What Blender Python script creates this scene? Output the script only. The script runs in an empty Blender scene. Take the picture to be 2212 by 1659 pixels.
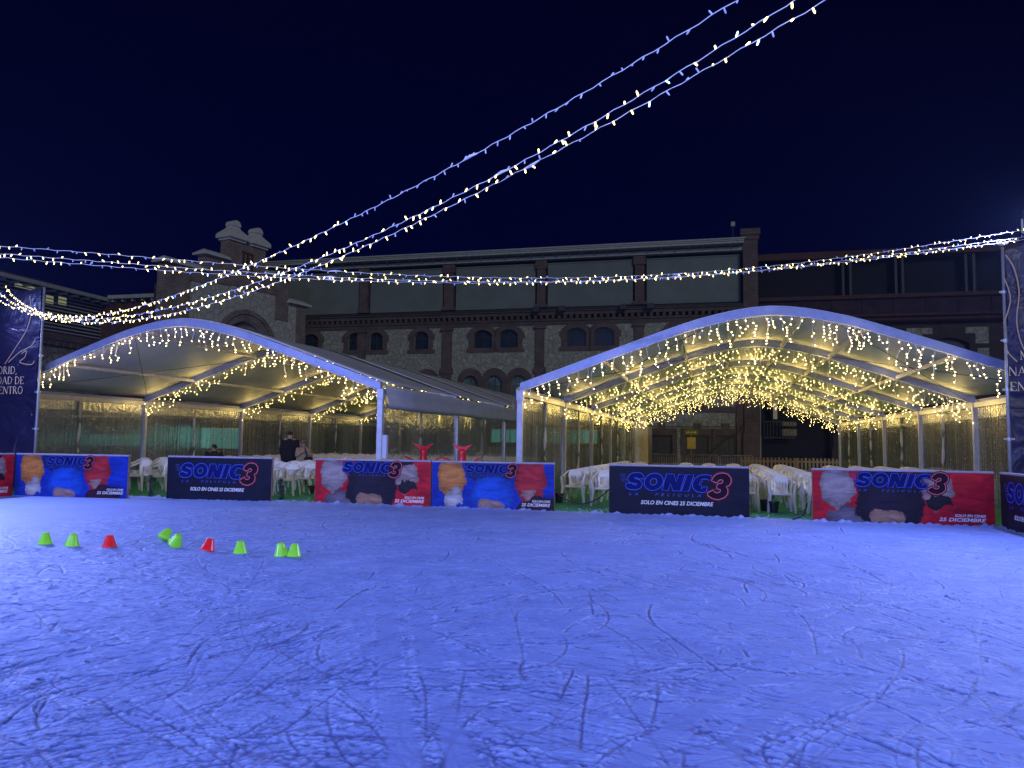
import bpy, bmesh, math, random
import numpy as np
from mathutils import Matrix, Vector

random.seed(7); RNG = np.random.default_rng(11)
scene = bpy.context.scene
C = scene.collection

# ------------------------------------------------------------------ camera model (reference picture 2212 x 1659)
F = 1662.0; CX = 1106.0; CY = 829.5; HC = 1.35
PITCH = math.atan(124 / F); ROLL = .013
FW = np.array([0, math.cos(PITCH), math.sin(PITCH)])
U0 = np.array([0, -math.sin(PITCH), math.cos(PITCH)]); R0 = np.array([1., 0, 0])
CR = math.cos(ROLL) * R0 + math.sin(ROLL) * U0
CU = -math.sin(ROLL) * R0 + math.cos(ROLL) * U0
CAM = np.array([0, 0, HC])
AX = math.atan(429 / F)                                   # the site's grid is turned by this angle
UV = np.array([math.cos(AX), -math.sin(AX), 0]); VV = np.array([math.sin(AX), math.cos(AX), 0])
RZ = -AX
def ray(x, y): return FW * F + (x - CX) * CR + (CY - y) * CU
def ground(x, y, z=0.):
    d = ray(x, y); return CAM + d * ((z - HC) / d[2])
def onv(x, y, v):
    d = ray(x, y); return CAM + d * (v / (d @ VV))
def uvz(p): return float(p @ UV), float(p @ VV), float(p[2])
def W(u, v, z=0.): return Vector(UV * u + VV * v + np.array([0, 0, z]))
def proj(p):
    q = np.array(p) - CAM; return CX + F * (q @ CR) / (q @ FW), CY - F * (q @ CU) / (q @ FW)

cam = bpy.data.cameras.new('camera'); camo = bpy.data.objects.new('camera', cam); C.objects.link(camo)
cam.sensor_fit = 'HORIZONTAL'; cam.sensor_width = 36; cam.lens = 36 * F / 2212
cam.clip_start = .05; cam.clip_end = 800
M = Matrix.Identity(4)
for i in range(3):
    M[i][0] = CR[i]; M[i][1] = CU[i]; M[i][2] = -FW[i]; M[i][3] = CAM[i]
camo.matrix_world = M
scene.camera = camo

# ------------------------------------------------------------------ materials
MAT = {}
def nodes(name):
    m = bpy.data.materials.new(name); m.use_nodes = True
    nt = m.node_tree; b = nt.nodes['Principled BSDF']; MAT[name] = m
    return m, nt, b
def N(nt, t, **k):
    n = nt.nodes.new(t)
    for a, v in k.items():
        if a in n.inputs.keys(): n.inputs[a].default_value = v
        else: setattr(n, a, v)
    return n
def L(nt, a, b): nt.links.new(a, b)
def ramp(nt, fac, stops):
    r = nt.nodes.new('ShaderNodeValToRGB'); e = r.color_ramp.elements
    while len(e) < len(stops): e.new(.5)
    for el, (p, c) in zip(e, stops): el.position = p; el.color = (*c, 1) if len(c) == 3 else c
    if fac is not None: L(nt, fac, r.inputs[0])
    return r
def coords(nt, scale=(1, 1, 1)):
    t = N(nt, 'ShaderNodeTexCoord'); mp = N(nt, 'ShaderNodeMapping'); mp.inputs['Scale'].default_value = scale
    L(nt, t.outputs['Object'], mp.inputs[0]); return mp.outputs[0]
def mat(name, col, rough=.5, metal=0., var=.25, scale=6., bump=0., bscale=40., spec=.5, stretch=(1, 1, 1), trans=0.):
    m, nt, b = nodes(name); co = coords(nt, stretch)
    n = N(nt, 'ShaderNodeTexNoise', Scale=scale, Detail=5., Roughness=.6); L(nt, co, n.inputs['Vector'])
    d = tuple(c * (1 - var) for c in col); e = tuple(min(1, c * (1 + var)) for c in col)
    r = ramp(nt, n.outputs[0], [(.3, d), (.7, e)]); L(nt, r.outputs[0], b.inputs['Base Color'])
    b.inputs['Roughness'].default_value = rough; b.inputs['Metallic'].default_value = metal
    b.inputs['Specular IOR Level'].default_value = spec
    if bump:
        n2 = N(nt, 'ShaderNodeTexNoise', Scale=bscale, Detail=4.); L(nt, co, n2.inputs['Vector'])
        bp = N(nt, 'ShaderNodeBump', Strength=bump, Distance=.02); L(nt, n2.outputs[0], bp.inputs['Height']); L(nt, bp.outputs[0], b.inputs['Normal'])
    if trans:
        tr = N(nt, 'ShaderNodeBsdfTranslucent'); L(nt, r.outputs[0], tr.inputs[0])
        mx = N(nt, 'ShaderNodeMixShader'); mx.inputs[0].default_value = trans
        out = nt.nodes['Material Output']; L(nt, b.outputs[0], mx.inputs[1]); L(nt, tr.outputs[0], mx.inputs[2]); L(nt, mx.outputs[0], out.inputs[0])
    return m
def emit(name, col, s, sampling='AUTO'):
    m, nt, b = nodes(name)
    b.inputs['Base Color'].default_value = (*[min(1, c * .6) for c in col], 1)
    b.inputs['Emission Color'].default_value = (*col, 1); b.inputs['Emission Strength'].default_value = s
    m.cycles.emission_sampling = sampling
    return m

def brick(name, c1, c2, mortar, rough=.9):
    m, nt, b = nodes(name)
    t = N(nt, 'ShaderNodeTexCoord'); s = N(nt, 'ShaderNodeSeparateXYZ'); L(nt, t.outputs['Object'], s.inputs[0])
    ad = N(nt, 'ShaderNodeMath', operation='ADD'); L(nt, s.outputs[0], ad.inputs[0]); L(nt, s.outputs[1], ad.inputs[1])
    cb = N(nt, 'ShaderNodeCombineXYZ'); L(nt, ad.outputs[0], cb.inputs[0]); L(nt, s.outputs[2], cb.inputs[1])
    br = N(nt, 'ShaderNodeTexBrick'); L(nt, cb.outputs[0], br.inputs['Vector'])
    br.inputs['Color1'].default_value = (*c1, 1); br.inputs['Color2'].default_value = (*c2, 1); br.inputs['Mortar'].default_value = (*mortar, 1)
    br.inputs['Scale'].default_value = 1.; br.inputs['Brick Width'].default_value = .30; br.inputs['Row Height'].default_value = .115
    br.inputs['Mortar Size'].default_value = .016
    n = N(nt, 'ShaderNodeTexNoise', Scale=1.3, Detail=6.); L(nt, t.outputs['Object'], n.inputs['Vector'])
    mx = N(nt, 'ShaderNodeMix', data_type='RGBA', blend_type='MULTIPLY'); mx.inputs[0].default_value = .7
    r = ramp(nt, n.outputs[0], [(.25, (.55, .5, .5)), (.7, (1.25, 1.2, 1.2))])
    L(nt, br.outputs[0], mx.inputs[6]); L(nt, r.outputs[0], mx.inputs[7]); L(nt, mx.outputs[2], b.inputs['Base Color'])
    b.inputs['Roughness'].default_value = rough
    bp = N(nt, 'ShaderNodeBump', Strength=.5, Distance=.02, invert=True); L(nt, br.outputs['Fac'], bp.inputs['Height']); L(nt, bp.outputs[0], b.inputs['Normal'])
    return m
def rubble(name, stones, mortar, scale=2.6):
    m, nt, b = nodes(name); t = N(nt, 'ShaderNodeTexCoord')
    n0 = N(nt, 'ShaderNodeTexNoise', Scale=1.6, Detail=3.); L(nt, t.outputs['Object'], n0.inputs['Vector'])
    va = N(nt, 'ShaderNodeMix', data_type='RGBA', blend_type='LINEAR_LIGHT'); va.inputs[0].default_value = .16
    L(nt, t.outputs['Object'], va.inputs[6]); L(nt, n0.outputs['Color'], va.inputs[7])
    v1 = N(nt, 'ShaderNodeTexVoronoi', Scale=scale, feature='DISTANCE_TO_EDGE'); v2 = N(nt, 'ShaderNodeTexVoronoi', Scale=scale)
    for v in (v1, v2): L(nt, va.outputs[2], v.inputs['Vector'])
    sp = N(nt, 'ShaderNodeSeparateColor'); L(nt, v2.outputs['Color'], sp.inputs[0])
    rs = ramp(nt, sp.outputs[0], stones)
    e = ramp(nt, v1.outputs['Distance'], [(.02, (0, 0, 0)), (.075, (1, 1, 1))])
    n = N(nt, 'ShaderNodeTexNoise', Scale=22., Detail=5.); L(nt, t.outputs['Object'], n.inputs['Vector'])
    nr = ramp(nt, n.outputs[0], [(.25, (.7, .7, .7)), (.75, (1.2, 1.2, 1.2))])
    mm = N(nt, 'ShaderNodeMix', data_type='RGBA', blend_type='MULTIPLY'); mm.inputs[0].default_value = 1
    L(nt, rs.outputs[0], mm.inputs[6]); L(nt, nr.outputs[0], mm.inputs[7])
    mx = N(nt, 'ShaderNodeMix', data_type='RGBA'); mx.inputs[6].default_value = (*mortar, 1)
    L(nt, e.outputs[0], mx.inputs[0]); L(nt, mm.outputs[2], mx.inputs[7]); L(nt, mx.outputs[2], b.inputs['Base Color'])
    b.inputs['Roughness'].default_value = .95
    bp = N(nt, 'ShaderNodeBump', Strength=.6, Distance=.04); L(nt, e.outputs[0], bp.inputs['Height']); L(nt, bp.outputs[0], b.inputs['Normal'])
    return m

brick('red_brick', (.15, .105, .092), (.115, .08, .07), (.09, .08, .073))
brick('pale_brick', (.31, .255, .22), (.24, .19, .16), (.13, .115, .10))
brick('dark_brick', (.11, .05, .042), (.08, .035, .03), (.05, .035, .03))
brick('dimmed_brick', (.062, .044, .042), (.05, .036, .034), (.04, .034, .033))  # weaker light on the extension is put into this brick's colour
brick('cornice_brick', (.115, .088, .078), (.095, .072, .062), (.08, .07, .062))
rubble('rubble_stone', [(0, (.27, .285, .23)), (.5, (.32, .335, .27)), (1, (.38, .395, .32))], (.20, .205, .165), 3.3)
rubble('gable_stone', [(0, (.40, .40, .345)), (.5, (.45, .45, .39)), (1, (.52, .52, .46))], (.34, .335, .29), 2.4)
rubble('wing_stone', [(0, (.2, .2, .17)), (.5, (.28, .27, .23)), (1, (.36, .34, .3))], (.15, .14, .12), 1.5)
mat('cap_stone', (.55, .55, .52), .9, var=.15, bump=.3)
mat('cladding', (.145, .17, .155), .8, var=.12, scale=.8)
mat('metal_grey', (.36, .38, .35), .6, var=.2)
mat('dark_metal', (.035, .04, .045), .6, var=.3)
mat('void_black', (.006, .007, .012), .9, var=.3)  # near-black colour stands for unlit space behind openings
mat('dark_glass', (.012, .022, .035), .38, var=.5, scale=1.5)
mat('lower_glass', (.10, .14, .13), .25, var=.6, scale=1.2)
mat('roof_tile', (.11, .035, .035), .9, var=.4, scale=14, bump=.6, bscale=12)
mat('dark_cladding', (.035, .018, .03), .9, var=.4, scale=2)
mat('concrete', (.16, .16, .165), .95, var=.3, scale=3, bump=.2)
mat('aluminium', (.24, .29, .46), .4, .15, var=.12, scale=9)
mat('post_metal', (.42, .43, .47), .4, .2, var=.15, scale=9)
mat('canopy_white', (.78, .78, .80), .55, var=.08, scale=1.2, bump=.12, bscale=3, trans=.12)
mat('valance_white', (.6, .62, .70), .5, var=.08, scale=2, trans=.1)
mat('seam_white', (.5, .5, .46), .5, var=.15)
mat('white_plastic', (.66, .66, .67), .28, var=.05, scale=5)
mat('cream_paint', (.74, .68, .50), .6, var=.12, scale=3)
mat('white_cable', (.80, .80, .85), .5, var=.05)
mat('black_rubber', (.012, .012, .015), .6, var=.3)
mat('black_plastic', (.010, .010, .014), .45, var=.3)
mat('dark_rope', (.045, .008, .015), .8, var=.3)
mat('red_plastic', (.80, .02, .035), .35, var=.08)
mat('barrier_frame', (.36, .35, .42), .55, var=.2, scale=4)
mat('barrier_wood', (.30, .22, .20), .8, var=.25, scale=4)
mat('wood_picket', (.25, .21, .13), .85, var=.3, scale=5)
mat('galvanised', (.42, .44, .44), .4, .4, var=.2)
mat('green_sign', (.10, .13, .02), .6, var=.1)
mat('yellow_sign', (.50, .40, .13), .6, var=.1)
mat('sign_white', (.7, .7, .5), .6, var=.05)
mat('letter_white', (.80, .80, .80), .5, var=.03)
mat('letter_blue', (.02, .06, .42), .5, var=.1)
mat('neon_blue', (.10, .18, .72), .6, var=.05, spec=.15)
mat('fill_blue', (.002, .006, .11), .6, var=.3, scale=5, spec=.12)
mat('halo_blue', (.003, .008, .10), .6, var=.1, spec=.12)
mat('neon_red', (.90, .22, .25), .5, var=.05)
mat('halo_red', (.13, .008, .025), .6, var=.1, spec=.12)
mat('fill_dark', (.02, .004, .014), .6, var=.3, spec=.12)
mat('gold_print', (.55, .36, .20), .5, var=.15)
mat('cream_print', (.85, .62, .38), .5, var=.05)
mat('black_cloth', (.006, .006, .010), .9, var=.3, scale=20, bump=.2)
mat('beige_cloth', (.33, .26, .17), .9, var=.25, scale=18, bump=.3)
mat('skin', (.42, .26, .19), .6, var=.1)
mat('hair_black', (.008, .007, .007), .7, var=.3)
mat('sticker_black', (.01, .01, .015), .5, var=.1)
mat('foliage_dark', (.012, .035, .02), .8, var=.5, scale=20)
mat('carpet_green', (.045, .36, .19), .95, var=.3, scale=5, bump=.7, bscale=160)
mat('rusty', (.3, .16, .08), .8, var=.3)
emit('bulb_warm', (1, .76, .26), 22., 'NONE')
emit('bulb_rope', (1, .77, .24), 7.)
emit('bulb_cool', (.45, .8, 1), 5.)
mat('bulb_off', (.6, .66, .9), .3, var=.05)
emit('teal_window', (.16, .62, .56), .45)
emit('teal_dim', (.10, .46, .40), .14)
emit('yellow_window', (.5, .5, .24), .35)
emit('flood_lens', (.03, .09, 1), 6.)

def glow_plastic(name, col, em):
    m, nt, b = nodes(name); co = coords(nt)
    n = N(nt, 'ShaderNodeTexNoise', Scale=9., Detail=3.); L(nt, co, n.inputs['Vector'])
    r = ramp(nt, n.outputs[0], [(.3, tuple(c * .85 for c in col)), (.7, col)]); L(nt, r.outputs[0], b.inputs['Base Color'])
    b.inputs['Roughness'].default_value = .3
    L(nt, r.outputs[0], b.inputs['Emission Color']); b.inputs['Emission Strength'].default_value = em   # constant glow added to the plastic, imitating fluorescence under blue lamps
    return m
glow_plastic('cone_green', (.26, .80, .04), .10)
glow_plastic('cone_red', (.85, .015, .02), .10)

# clear vinyl tent walls: creased sheets that reflect the fairy lights
def vinyl(name, dfac, gfac, glr):
    m, nt, b = nodes(name); nt.nodes.remove(b)
    co = coords(nt); out = nt.nodes['Material Output']
    mp = N(nt, 'ShaderNodeMapping'); mp.inputs['Scale'].default_value = (8, 8, .22); L(nt, co, mp.inputs[0])
    n1 = N(nt, 'ShaderNodeTexNoise', Scale=1.3, Detail=5., Distortion=.6); L(nt, mp.outputs[0], n1.inputs['Vector'])
    n2 = N(nt, 'ShaderNodeTexNoise', Scale=2.2, Detail=6., Distortion=2.2); L(nt, co, n2.inputs['Vector'])
    ad = N(nt, 'ShaderNodeMath', operation='MULTIPLY_ADD'); ad.inputs[1].default_value = .45; L(nt, n2.outputs[0], ad.inputs[0]); L(nt, n1.outputs[0], ad.inputs[2])
    bp = N(nt, 'ShaderNodeBump', Strength=.9, Distance=.06); L(nt, ad.outputs[0], bp.inputs['Height'])
    tr = N(nt, 'ShaderNodeBsdfTransparent'); tr.inputs[0].default_value = (.84, .88, .84, 1)
    rf = N(nt, 'ShaderNodeBsdfRefraction'); rf.inputs['IOR'].default_value = 1.10; rf.inputs['Roughness'].default_value = .03; rf.inputs[0].default_value = (.84, .88, .84, 1); L(nt, bp.outputs[0], rf.inputs['Normal'])
    m0 = N(nt, 'ShaderNodeMixShader'); m0.inputs[0].default_value = .6; L(nt, tr.outputs[0], m0.inputs[1]); L(nt, rf.outputs[0], m0.inputs[2])
    gl = N(nt, 'ShaderNodeBsdfGlossy'); gl.inputs['Roughness'].default_value = glr; gl.inputs[0].default_value = (.9, .9, .85, 1); L(nt, bp.outputs[0], gl.inputs['Normal'])
    df = N(nt, 'ShaderNodeBsdfDiffuse'); df.inputs[0].default_value = (.48, .52, .52, 1); L(nt, bp.outputs[0], df.inputs['Normal'])
    m1 = N(nt, 'ShaderNodeMixShader'); m1.inputs[0].default_value = dfac; L(nt, m0.outputs[0], m1.inputs[1]); L(nt, df.outputs[0], m1.inputs[2])
    m2 = N(nt, 'ShaderNodeMixShader'); m2.inputs[0].default_value = gfac; L(nt, m1.outputs[0], m2.inputs[1]); L(nt, gl.outputs[0], m2.inputs[2])
    L(nt, m2.outputs[0], out.inputs[0])
vinyl('clear_vinyl', .14, .12, .24)
vinyl('header_vinyl', .50, .30, .11)

# printed sheets on the barriers: soft fields of colour (local x along the sheet, z up)
def art(name, base, blobs, warp=.22):
    m, nt, b = nodes(name); t = N(nt, 'ShaderNodeTexCoord')
    n0 = N(nt, 'ShaderNodeTexNoise', Scale=4.5, Detail=9., Roughness=.72); L(nt, t.outputs['Object'], n0.inputs['Vector'])
    va = N(nt, 'ShaderNodeMix', data_type='RGBA', blend_type='LINEAR_LIGHT'); va.inputs[0].default_value = warp
    nw = N(nt, 'ShaderNodeTexNoise', Scale=3.0, Detail=6., Roughness=.6); L(nt, t.outputs['Object'], nw.inputs['Vector'])
    L(nt, t.outputs['Object'], va.inputs[6]); L(nt, nw.outputs['Color'], va.inputs[7])
    last = None
    n1 = N(nt, 'ShaderNodeTexNoise', Scale=2.2, Detail=8., Roughness=.7, Distortion=1.0)
    mpp = N(nt, 'ShaderNodeMapping'); mpp.inputs['Rotation'].default_value = (0, .7, 0); mpp.inputs['Scale'].default_value = (1, 1, 3.5)
    L(nt, t.outputs['Object'], mpp.inputs[0]); L(nt, mpp.outputs[0], n1.inputs['Vector'])
    last = ramp(nt, n1.outputs[0], [(.35, tuple(c * .45 for c in base)), (.65, base)]).outputs[0]
    for (x, z, rx, rz, col) in blobs:
        mp = N(nt, 'ShaderNodeMapping'); mp.inputs['Location'].default_value = (-x / rx, 0, -z / rz); mp.inputs['Scale'].default_value = (1 / rx, 0, 1 / rz)
        L(nt, va.outputs[2], mp.inputs[0])
        ln = N(nt, 'ShaderNodeVectorMath', operation='LENGTH'); L(nt, mp.outputs[0], ln.inputs[0])
        f = ramp(nt, ln.outputs['Value'], [(.94, (1, 1, 1)), (1., (0, 0, 0))])
        sh = ramp(nt, ln.outputs['Value'], [(.0, tuple(min(1, c * .95) for c in col)), (.6, tuple(c * .82 for c in col)), (.95, tuple(c * .6 for c in col))])
        tx = ramp(nt, n1.outputs[0], [(.34, (.35, .34, .40)), (.6, (1.25, 1.25, 1.25))])
        cm = N(nt, 'ShaderNodeMix', data_type='RGBA', blend_type='MULTIPLY'); cm.inputs[0].default_value = .8; L(nt, sh.outputs[0], cm.inputs[6]); L(nt, tx.outputs[0], cm.inputs[7]); cc = cm
        mx = N(nt, 'ShaderNodeMix', data_type='RGBA'); L(nt, f.outputs[0], mx.inputs[0]); L(nt, last, mx.inputs[6]); L(nt, cc.outputs[2], mx.inputs[7])
        last = mx.outputs[2]
    L(nt, last, b.inputs['Base Color']); b.inputs['Roughness'].default_value = .5; b.inputs['Specular IOR Level'].default_value = .18
art('print_dark', (.007, .008, .030), [], .1)
art('print_red', (.66, .012, .028), [(.42, .62, .30, .34, (.42, .34, .33)), (.62, .12, .42, .2, (.16, .13, .17)), (1.25, .42, .55, .62, (.018, .012, .03)),
                                   (1.22, .12, .28, .16, (.42, .24, .16)), (2.02, .62, .26, .34, (.40, .29, .27)), (2.05, .42, .26, .12, (.02, .015, .02)), (1.95, .95, .3, .14, (.02, .015, .03))])
art('print_blue', (.008, .045, .46), [(.42, .62, .30, .40, (.70, .26, .06)), (.48, .2, .22, .2, (.55, .52, .52)), (1.25, .75, .55, .3, (.01, .03, .16)),
                                    (1.25, .30, .45, .36, (.015, .10, .62)), (1.25, .06, .26, .15, (.45, .28, .25)), (2.02, .60, .34, .44, (.55, .03, .04)), (2.0, .36, .2, .1, (.45, .25, .2)), (2.15, .08, .45, .2, (.05, .012, .03))])
def navy():
    m, nt, b = nodes('navy_print'); t = N(nt, 'ShaderNodeTexCoord')
    n = N(nt, 'ShaderNodeTexNoise', Scale=.7, Detail=6.); L(nt, t.outputs['Object'], n.inputs['Vector'])
    r = ramp(nt, n.outputs[0], [(.3, (.008, .007, .036)), (.55, (.016, .012, .055)), (.75, (.038, .024, .07))])
    v = N(nt, 'ShaderNodeTexVoronoi', Scale=4.2); L(nt, t.outputs['Object'], v.inputs['Vector'])
    s = ramp(nt, v.outputs['Distance'], [(.035, (1, 1, 1)), (.06, (0, 0, 0))])
    mx = N(nt, 'ShaderNodeMix', data_type='RGBA'); mx.inputs[7].default_value = (.4, .42, .7, 1)
    L(nt, s.outputs[0], mx.inputs[0]); L(nt, r.outputs[0], mx.inputs[6]); L(nt, mx.outputs[2], b.inputs['Base Color'])
    b.inputs['Roughness'].default_value = .4
    n2 = N(nt, 'ShaderNodeTexNoise', Scale=1.1, Detail=3., Distortion=1.5); L(nt, t.outputs['Object'], n2.inputs['Vector'])
    bp = N(nt, 'ShaderNodeBump', Strength=.5, Distance=.25); L(nt, n2.outputs[0], bp.inputs['Height']); L(nt, bp.outputs[0], b.inputs['Normal'])
navy()

def ice():
    m, nt, b = nodes('ice'); t = N(nt, 'ShaderNodeTexCoord')
    a = N(nt, 'ShaderNodeAttribute', attribute_name='bare')
    n = N(nt, 'ShaderNodeTexNoise', Scale=1.1, Detail=8., Roughness=.7); L(nt, t.outputs['Object'], n.inputs['Vector'])
    mp = N(nt, 'ShaderNodeMapping'); mp.inputs['Scale'].default_value = (1.2, 7, 1); mp.inputs['Rotation'].default_value = (0, 0, .22); L(nt, t.outputs['Object'], mp.inputs[0])
    n3 = N(nt, 'ShaderNodeTexNoise', Scale=2.2, Detail=7., Roughness=.72, Distortion=.8); L(nt, mp.outputs[0], n3.inputs['Vector'])
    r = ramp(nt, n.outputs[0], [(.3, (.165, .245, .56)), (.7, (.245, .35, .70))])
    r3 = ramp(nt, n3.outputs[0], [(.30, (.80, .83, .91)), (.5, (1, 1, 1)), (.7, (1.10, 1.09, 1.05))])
    mm = N(nt, 'ShaderNodeMix', data_type='RGBA', blend_type='MULTIPLY'); mm.inputs[0].default_value = 1
    L(nt, r.outputs[0], mm.inputs[6]); L(nt, r3.outputs[0], mm.inputs[7])
    mx = N(nt, 'ShaderNodeMix', data_type='RGBA'); mx.inputs[7].default_value = (.085, .12, .31, 1)
    L(nt, a.outputs['Fac'], mx.inputs[0]); L(nt, mm.outputs[2], mx.inputs[6]); L(nt, mx.outputs[2], b.inputs['Base Color'])
    a2 = N(nt, 'ShaderNodeAttribute', attribute_name='powder')
    mp2 = N(nt, 'ShaderNodeMix', data_type='RGBA'); mp2.inputs[7].default_value = (.38, .49, .84, 1)
    L(nt, a2.outputs['Fac'], mp2.inputs[0]); L(nt, mx.outputs[2], mp2.inputs[6]); L(nt, mp2.outputs[2], b.inputs['Base Color'])
    rr = N(nt, 'ShaderNodeMapRange'); rr.inputs['To Min'].default_value = .62; rr.inputs['To Max'].default_value = .42
    L(nt, a.outputs['Fac'], rr.inputs[0]); L(nt, rr.outputs[0], b.inputs['Roughness'])
    b.inputs['Specular IOR Level'].default_value = .35
    n4 = N(nt, 'ShaderNodeTexNoise', Scale=45., Detail=6., Roughness=.7); L(nt, t.outputs['Object'], n4.inputs['Vector'])
    ad = N(nt, 'ShaderNodeMath', operation='MULTIPLY_ADD'); ad.inputs[1].default_value = 2.2; L(nt, n3.outputs[0], ad.inputs[0]); L(nt, n4.outputs[0], ad.inputs[2])
    bp = N(nt, 'ShaderNodeBump', Strength=.6, Distance=.015); L(nt, ad.outputs[0], bp.inputs['Height']); L(nt, bp.outputs[0], b.inputs['Normal'])
ice()

# ------------------------------------------------------------------ mesh helpers
class MB:
    """collects shapes for ONE mesh object"""
    def __init__(s): s.v = []; s.f = []; s.m = []; s.mi = 0
    def add(s, vs, fs):
        o = len(s.v); s.v += [tuple(p) for p in vs]; s.f += [tuple(i + o for i in f) for f in fs]; s.m += [s.mi] * len(fs); return s
    def box(s, x0, x1, y0, y1, z0, z1):
        return s.add([(x0, y0, z0), (x1, y0, z0), (x1, y1, z0), (x0, y1, z0), (x0, y0, z1), (x1, y0, z1), (x1, y1, z1), (x0, y1, z1)],
                     [(3, 2, 1, 0), (4, 5, 6, 7), (0, 1, 5, 4), (1, 2, 6, 5), (2, 3, 7, 6), (3, 0, 4, 7)])
    def bar(s, a, b, w, h=None, w2=None, h2=None):
        """tapered rectangular bar from a to b"""
        h = h or w; w2 = w if w2 is None else w2; h2 = h if h2 is None else h2
        a = Vector(a); b = Vector(b); d = (b - a).normalized()
        x = d.cross(Vector((0, 0, 1)));
        if x.length < 1e-3: x = Vector((1, 0, 0))
        x.normalize(); y = x.cross(d)
        vs = []
        for p, ww, hh in ((a, w, h), (b, w2, h2)):
            for i, j in ((-1, -1), (1, -1), (1, 1), (-1, 1)): vs.append(p + x * (i * ww / 2) + y * (j * hh / 2))
        return s.add(vs, [(0, 1, 2, 3), (7, 6, 5, 4), (0, 4, 5, 1), (1, 5, 6, 2), (2, 6, 7, 3), (3, 7, 4, 0)])
    def tube(s, pts, r, n=6, r2=None, cap=True):
        pts = [Vector(p) for p in pts]; k = len(pts); vs = []; fs = []
        for i, p in enumerate(pts):
            d = (pts[min(i + 1, k - 1)] - pts[max(i - 1, 0)]).normalized()
            x = d.cross(Vector((0, 0, 1)));
            if x.length < 1e-3: x = d.cross(Vector((0, 1, 0)))
            x.normalize(); y = x.cross(d)
            rr = r if r2 is None else r + (r2 - r) * i / (k - 1)
            if callable(r): rr = r(i / (k - 1))
            for j in range(n):
                a = 2 * math.pi * j / n; vs.append(p + (x * math.cos(a) + y * math.sin(a)) * rr)
        for i in range(k - 1):
            for j in range(n): fs.append((i * n + j, i * n + (j + 1) % n, (i + 1) * n + (j + 1) % n, (i + 1) * n + j))
        if cap: fs += [tuple(range(n - 1, -1, -1)), tuple((k - 1) * n + j for j in range(n))]
        return s.add(vs, fs)
    def lathe(s, prof, c=(0, 0, 0), n=16, sx=1., sy=1.):
        vs = []; fs = []; k = len(prof)
        for r, z in prof:
            for j in range(n):
                a = 2 * math.pi * j / n; vs.append((c[0] + r * sx * math.cos(a), c[1] + r * sy * math.sin(a), c[2] + z))
        for i in range(k - 1):
            for j in range(n): fs.append((i * n + j, i * n + (j + 1) % n, (i + 1) * n + (j + 1) % n, (i + 1) * n + j))
        fs += [tuple(range(n - 1, -1, -1)), tuple((k - 1) * n + j for j in range(n))]
        return s.add(vs, fs)
    def ball(s, c, r, n=8, k=5, sx=1, sy=1, sz=1):
        return s.lathe([(max(r * math.sin(math.pi * i / k), 1e-4) , -r * sz * math.cos(math.pi * i / k)) for i in range(k + 1)], c, n, sx, sy)
    def octa(s, c, d, l, r):
        """small lamp cap along direction d"""
        c = Vector(c); d = Vector(d).normalized(); x = d.orthogonal().normalized(); y = d.cross(x); vs = []
        for t, q in ((0, .55), (.2, 1.), (.8, 1.)):
            for a in range(5):
                an = a * 2 * math.pi / 5; vs.append(c + d * l * t + (x * math.cos(an) + y * math.sin(an)) * r * q)
        vs.append(c + d * l); fs = []
        for i in range(2):
            for a in range(5): fs.append((i * 5 + a, i * 5 + (a + 1) % 5, i * 5 + 5 + (a + 1) % 5, i * 5 + 5 + a))
        for a in range(5): fs.append((10 + a, 10 + (a + 1) % 5, 15))
        return s.add(vs, fs)
    def mesh(s, name, mats, smooth=False):
        me = bpy.data.meshes.new(name); me.from_pydata(s.v, [], s.f); me.validate(); me.update()
        for m in (mats if isinstance(mats, (list, tuple)) else [mats]): me.materials.append(MAT[m])
        if isinstance(mats, (list, tuple)) and len(s.m) == len(me.polygons): me.polygons.foreach_set('material_index', s.m)
        bm = bmesh.new(); bm.from_mesh(me); bmesh.ops.recalc_face_normals(bm, faces=bm.faces); bm.to_mesh(me); bm.free()
        if smooth:
            me.polygons.foreach_set('use_smooth', [True] * len(me.polygons))
        return me
def link(name, me, parent=None, loc=None, rz=None):
    o = bpy.data.objects.new(name, me); C.objects.link(o)
    if parent is not None: o.parent = parent
    if loc is not None: o.location = loc
    if rz is not None: o.rotation_euler = (0, 0, rz)
    return o
def part(name, mb, mats, parent=None, smooth=False, bevel=0., label=None):
    me = mb.mesh(name, mats, smooth) if isinstance(mb, MB) else mb
    if bevel:
        bm = bmesh.new(); bm.from_mesh(me)
        bmesh.ops.bevel(bm, geom=[e for e in bm.edges if len(e.link_faces) == 2 and e.calc_face_angle(0) > .6], offset=bevel, segments=2, affect='EDGES', profile=.5)
        bm.to_mesh(me); bm.free()
    o = link(name, me, parent)
    if label: o['label'] = label
    return o
def tag(o, label, cat, group=None):
    o['label'] = label; o['category'] = cat
    if group: o['group'] = group
    return o
def thing(name, label, cat, loc, rz=RZ, group=None):
    o = bpy.data.objects.new(name, None); C.objects.link(o); o.empty_display_size = .2
    o.location = loc; o.rotation_euler = (0, 0, rz)
    return tag(o, label, cat, group)
def dup(root, loc, rz=None, label=None, group=None):
    r = root.copy(); C.objects.link(r); r.location = loc
    if rz is not None: r.rotation_euler = (0, 0, rz)
    if label: r['label'] = label
    if group: r['group'] = group
    for ch in list(root.children):
        c = ch.copy(); C.objects.link(c); c.parent = r
        for g in list(ch.children):
            d = g.copy(); C.objects.link(d); d.parent = c
    return r
def struct(name, mb, m, loc=(0, 0, 0), rz=RZ):
    o = link(name, mb.mesh(name, m) if isinstance(mb, MB) else mb, None, loc, rz); o['kind'] = 'structure'; return o

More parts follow.
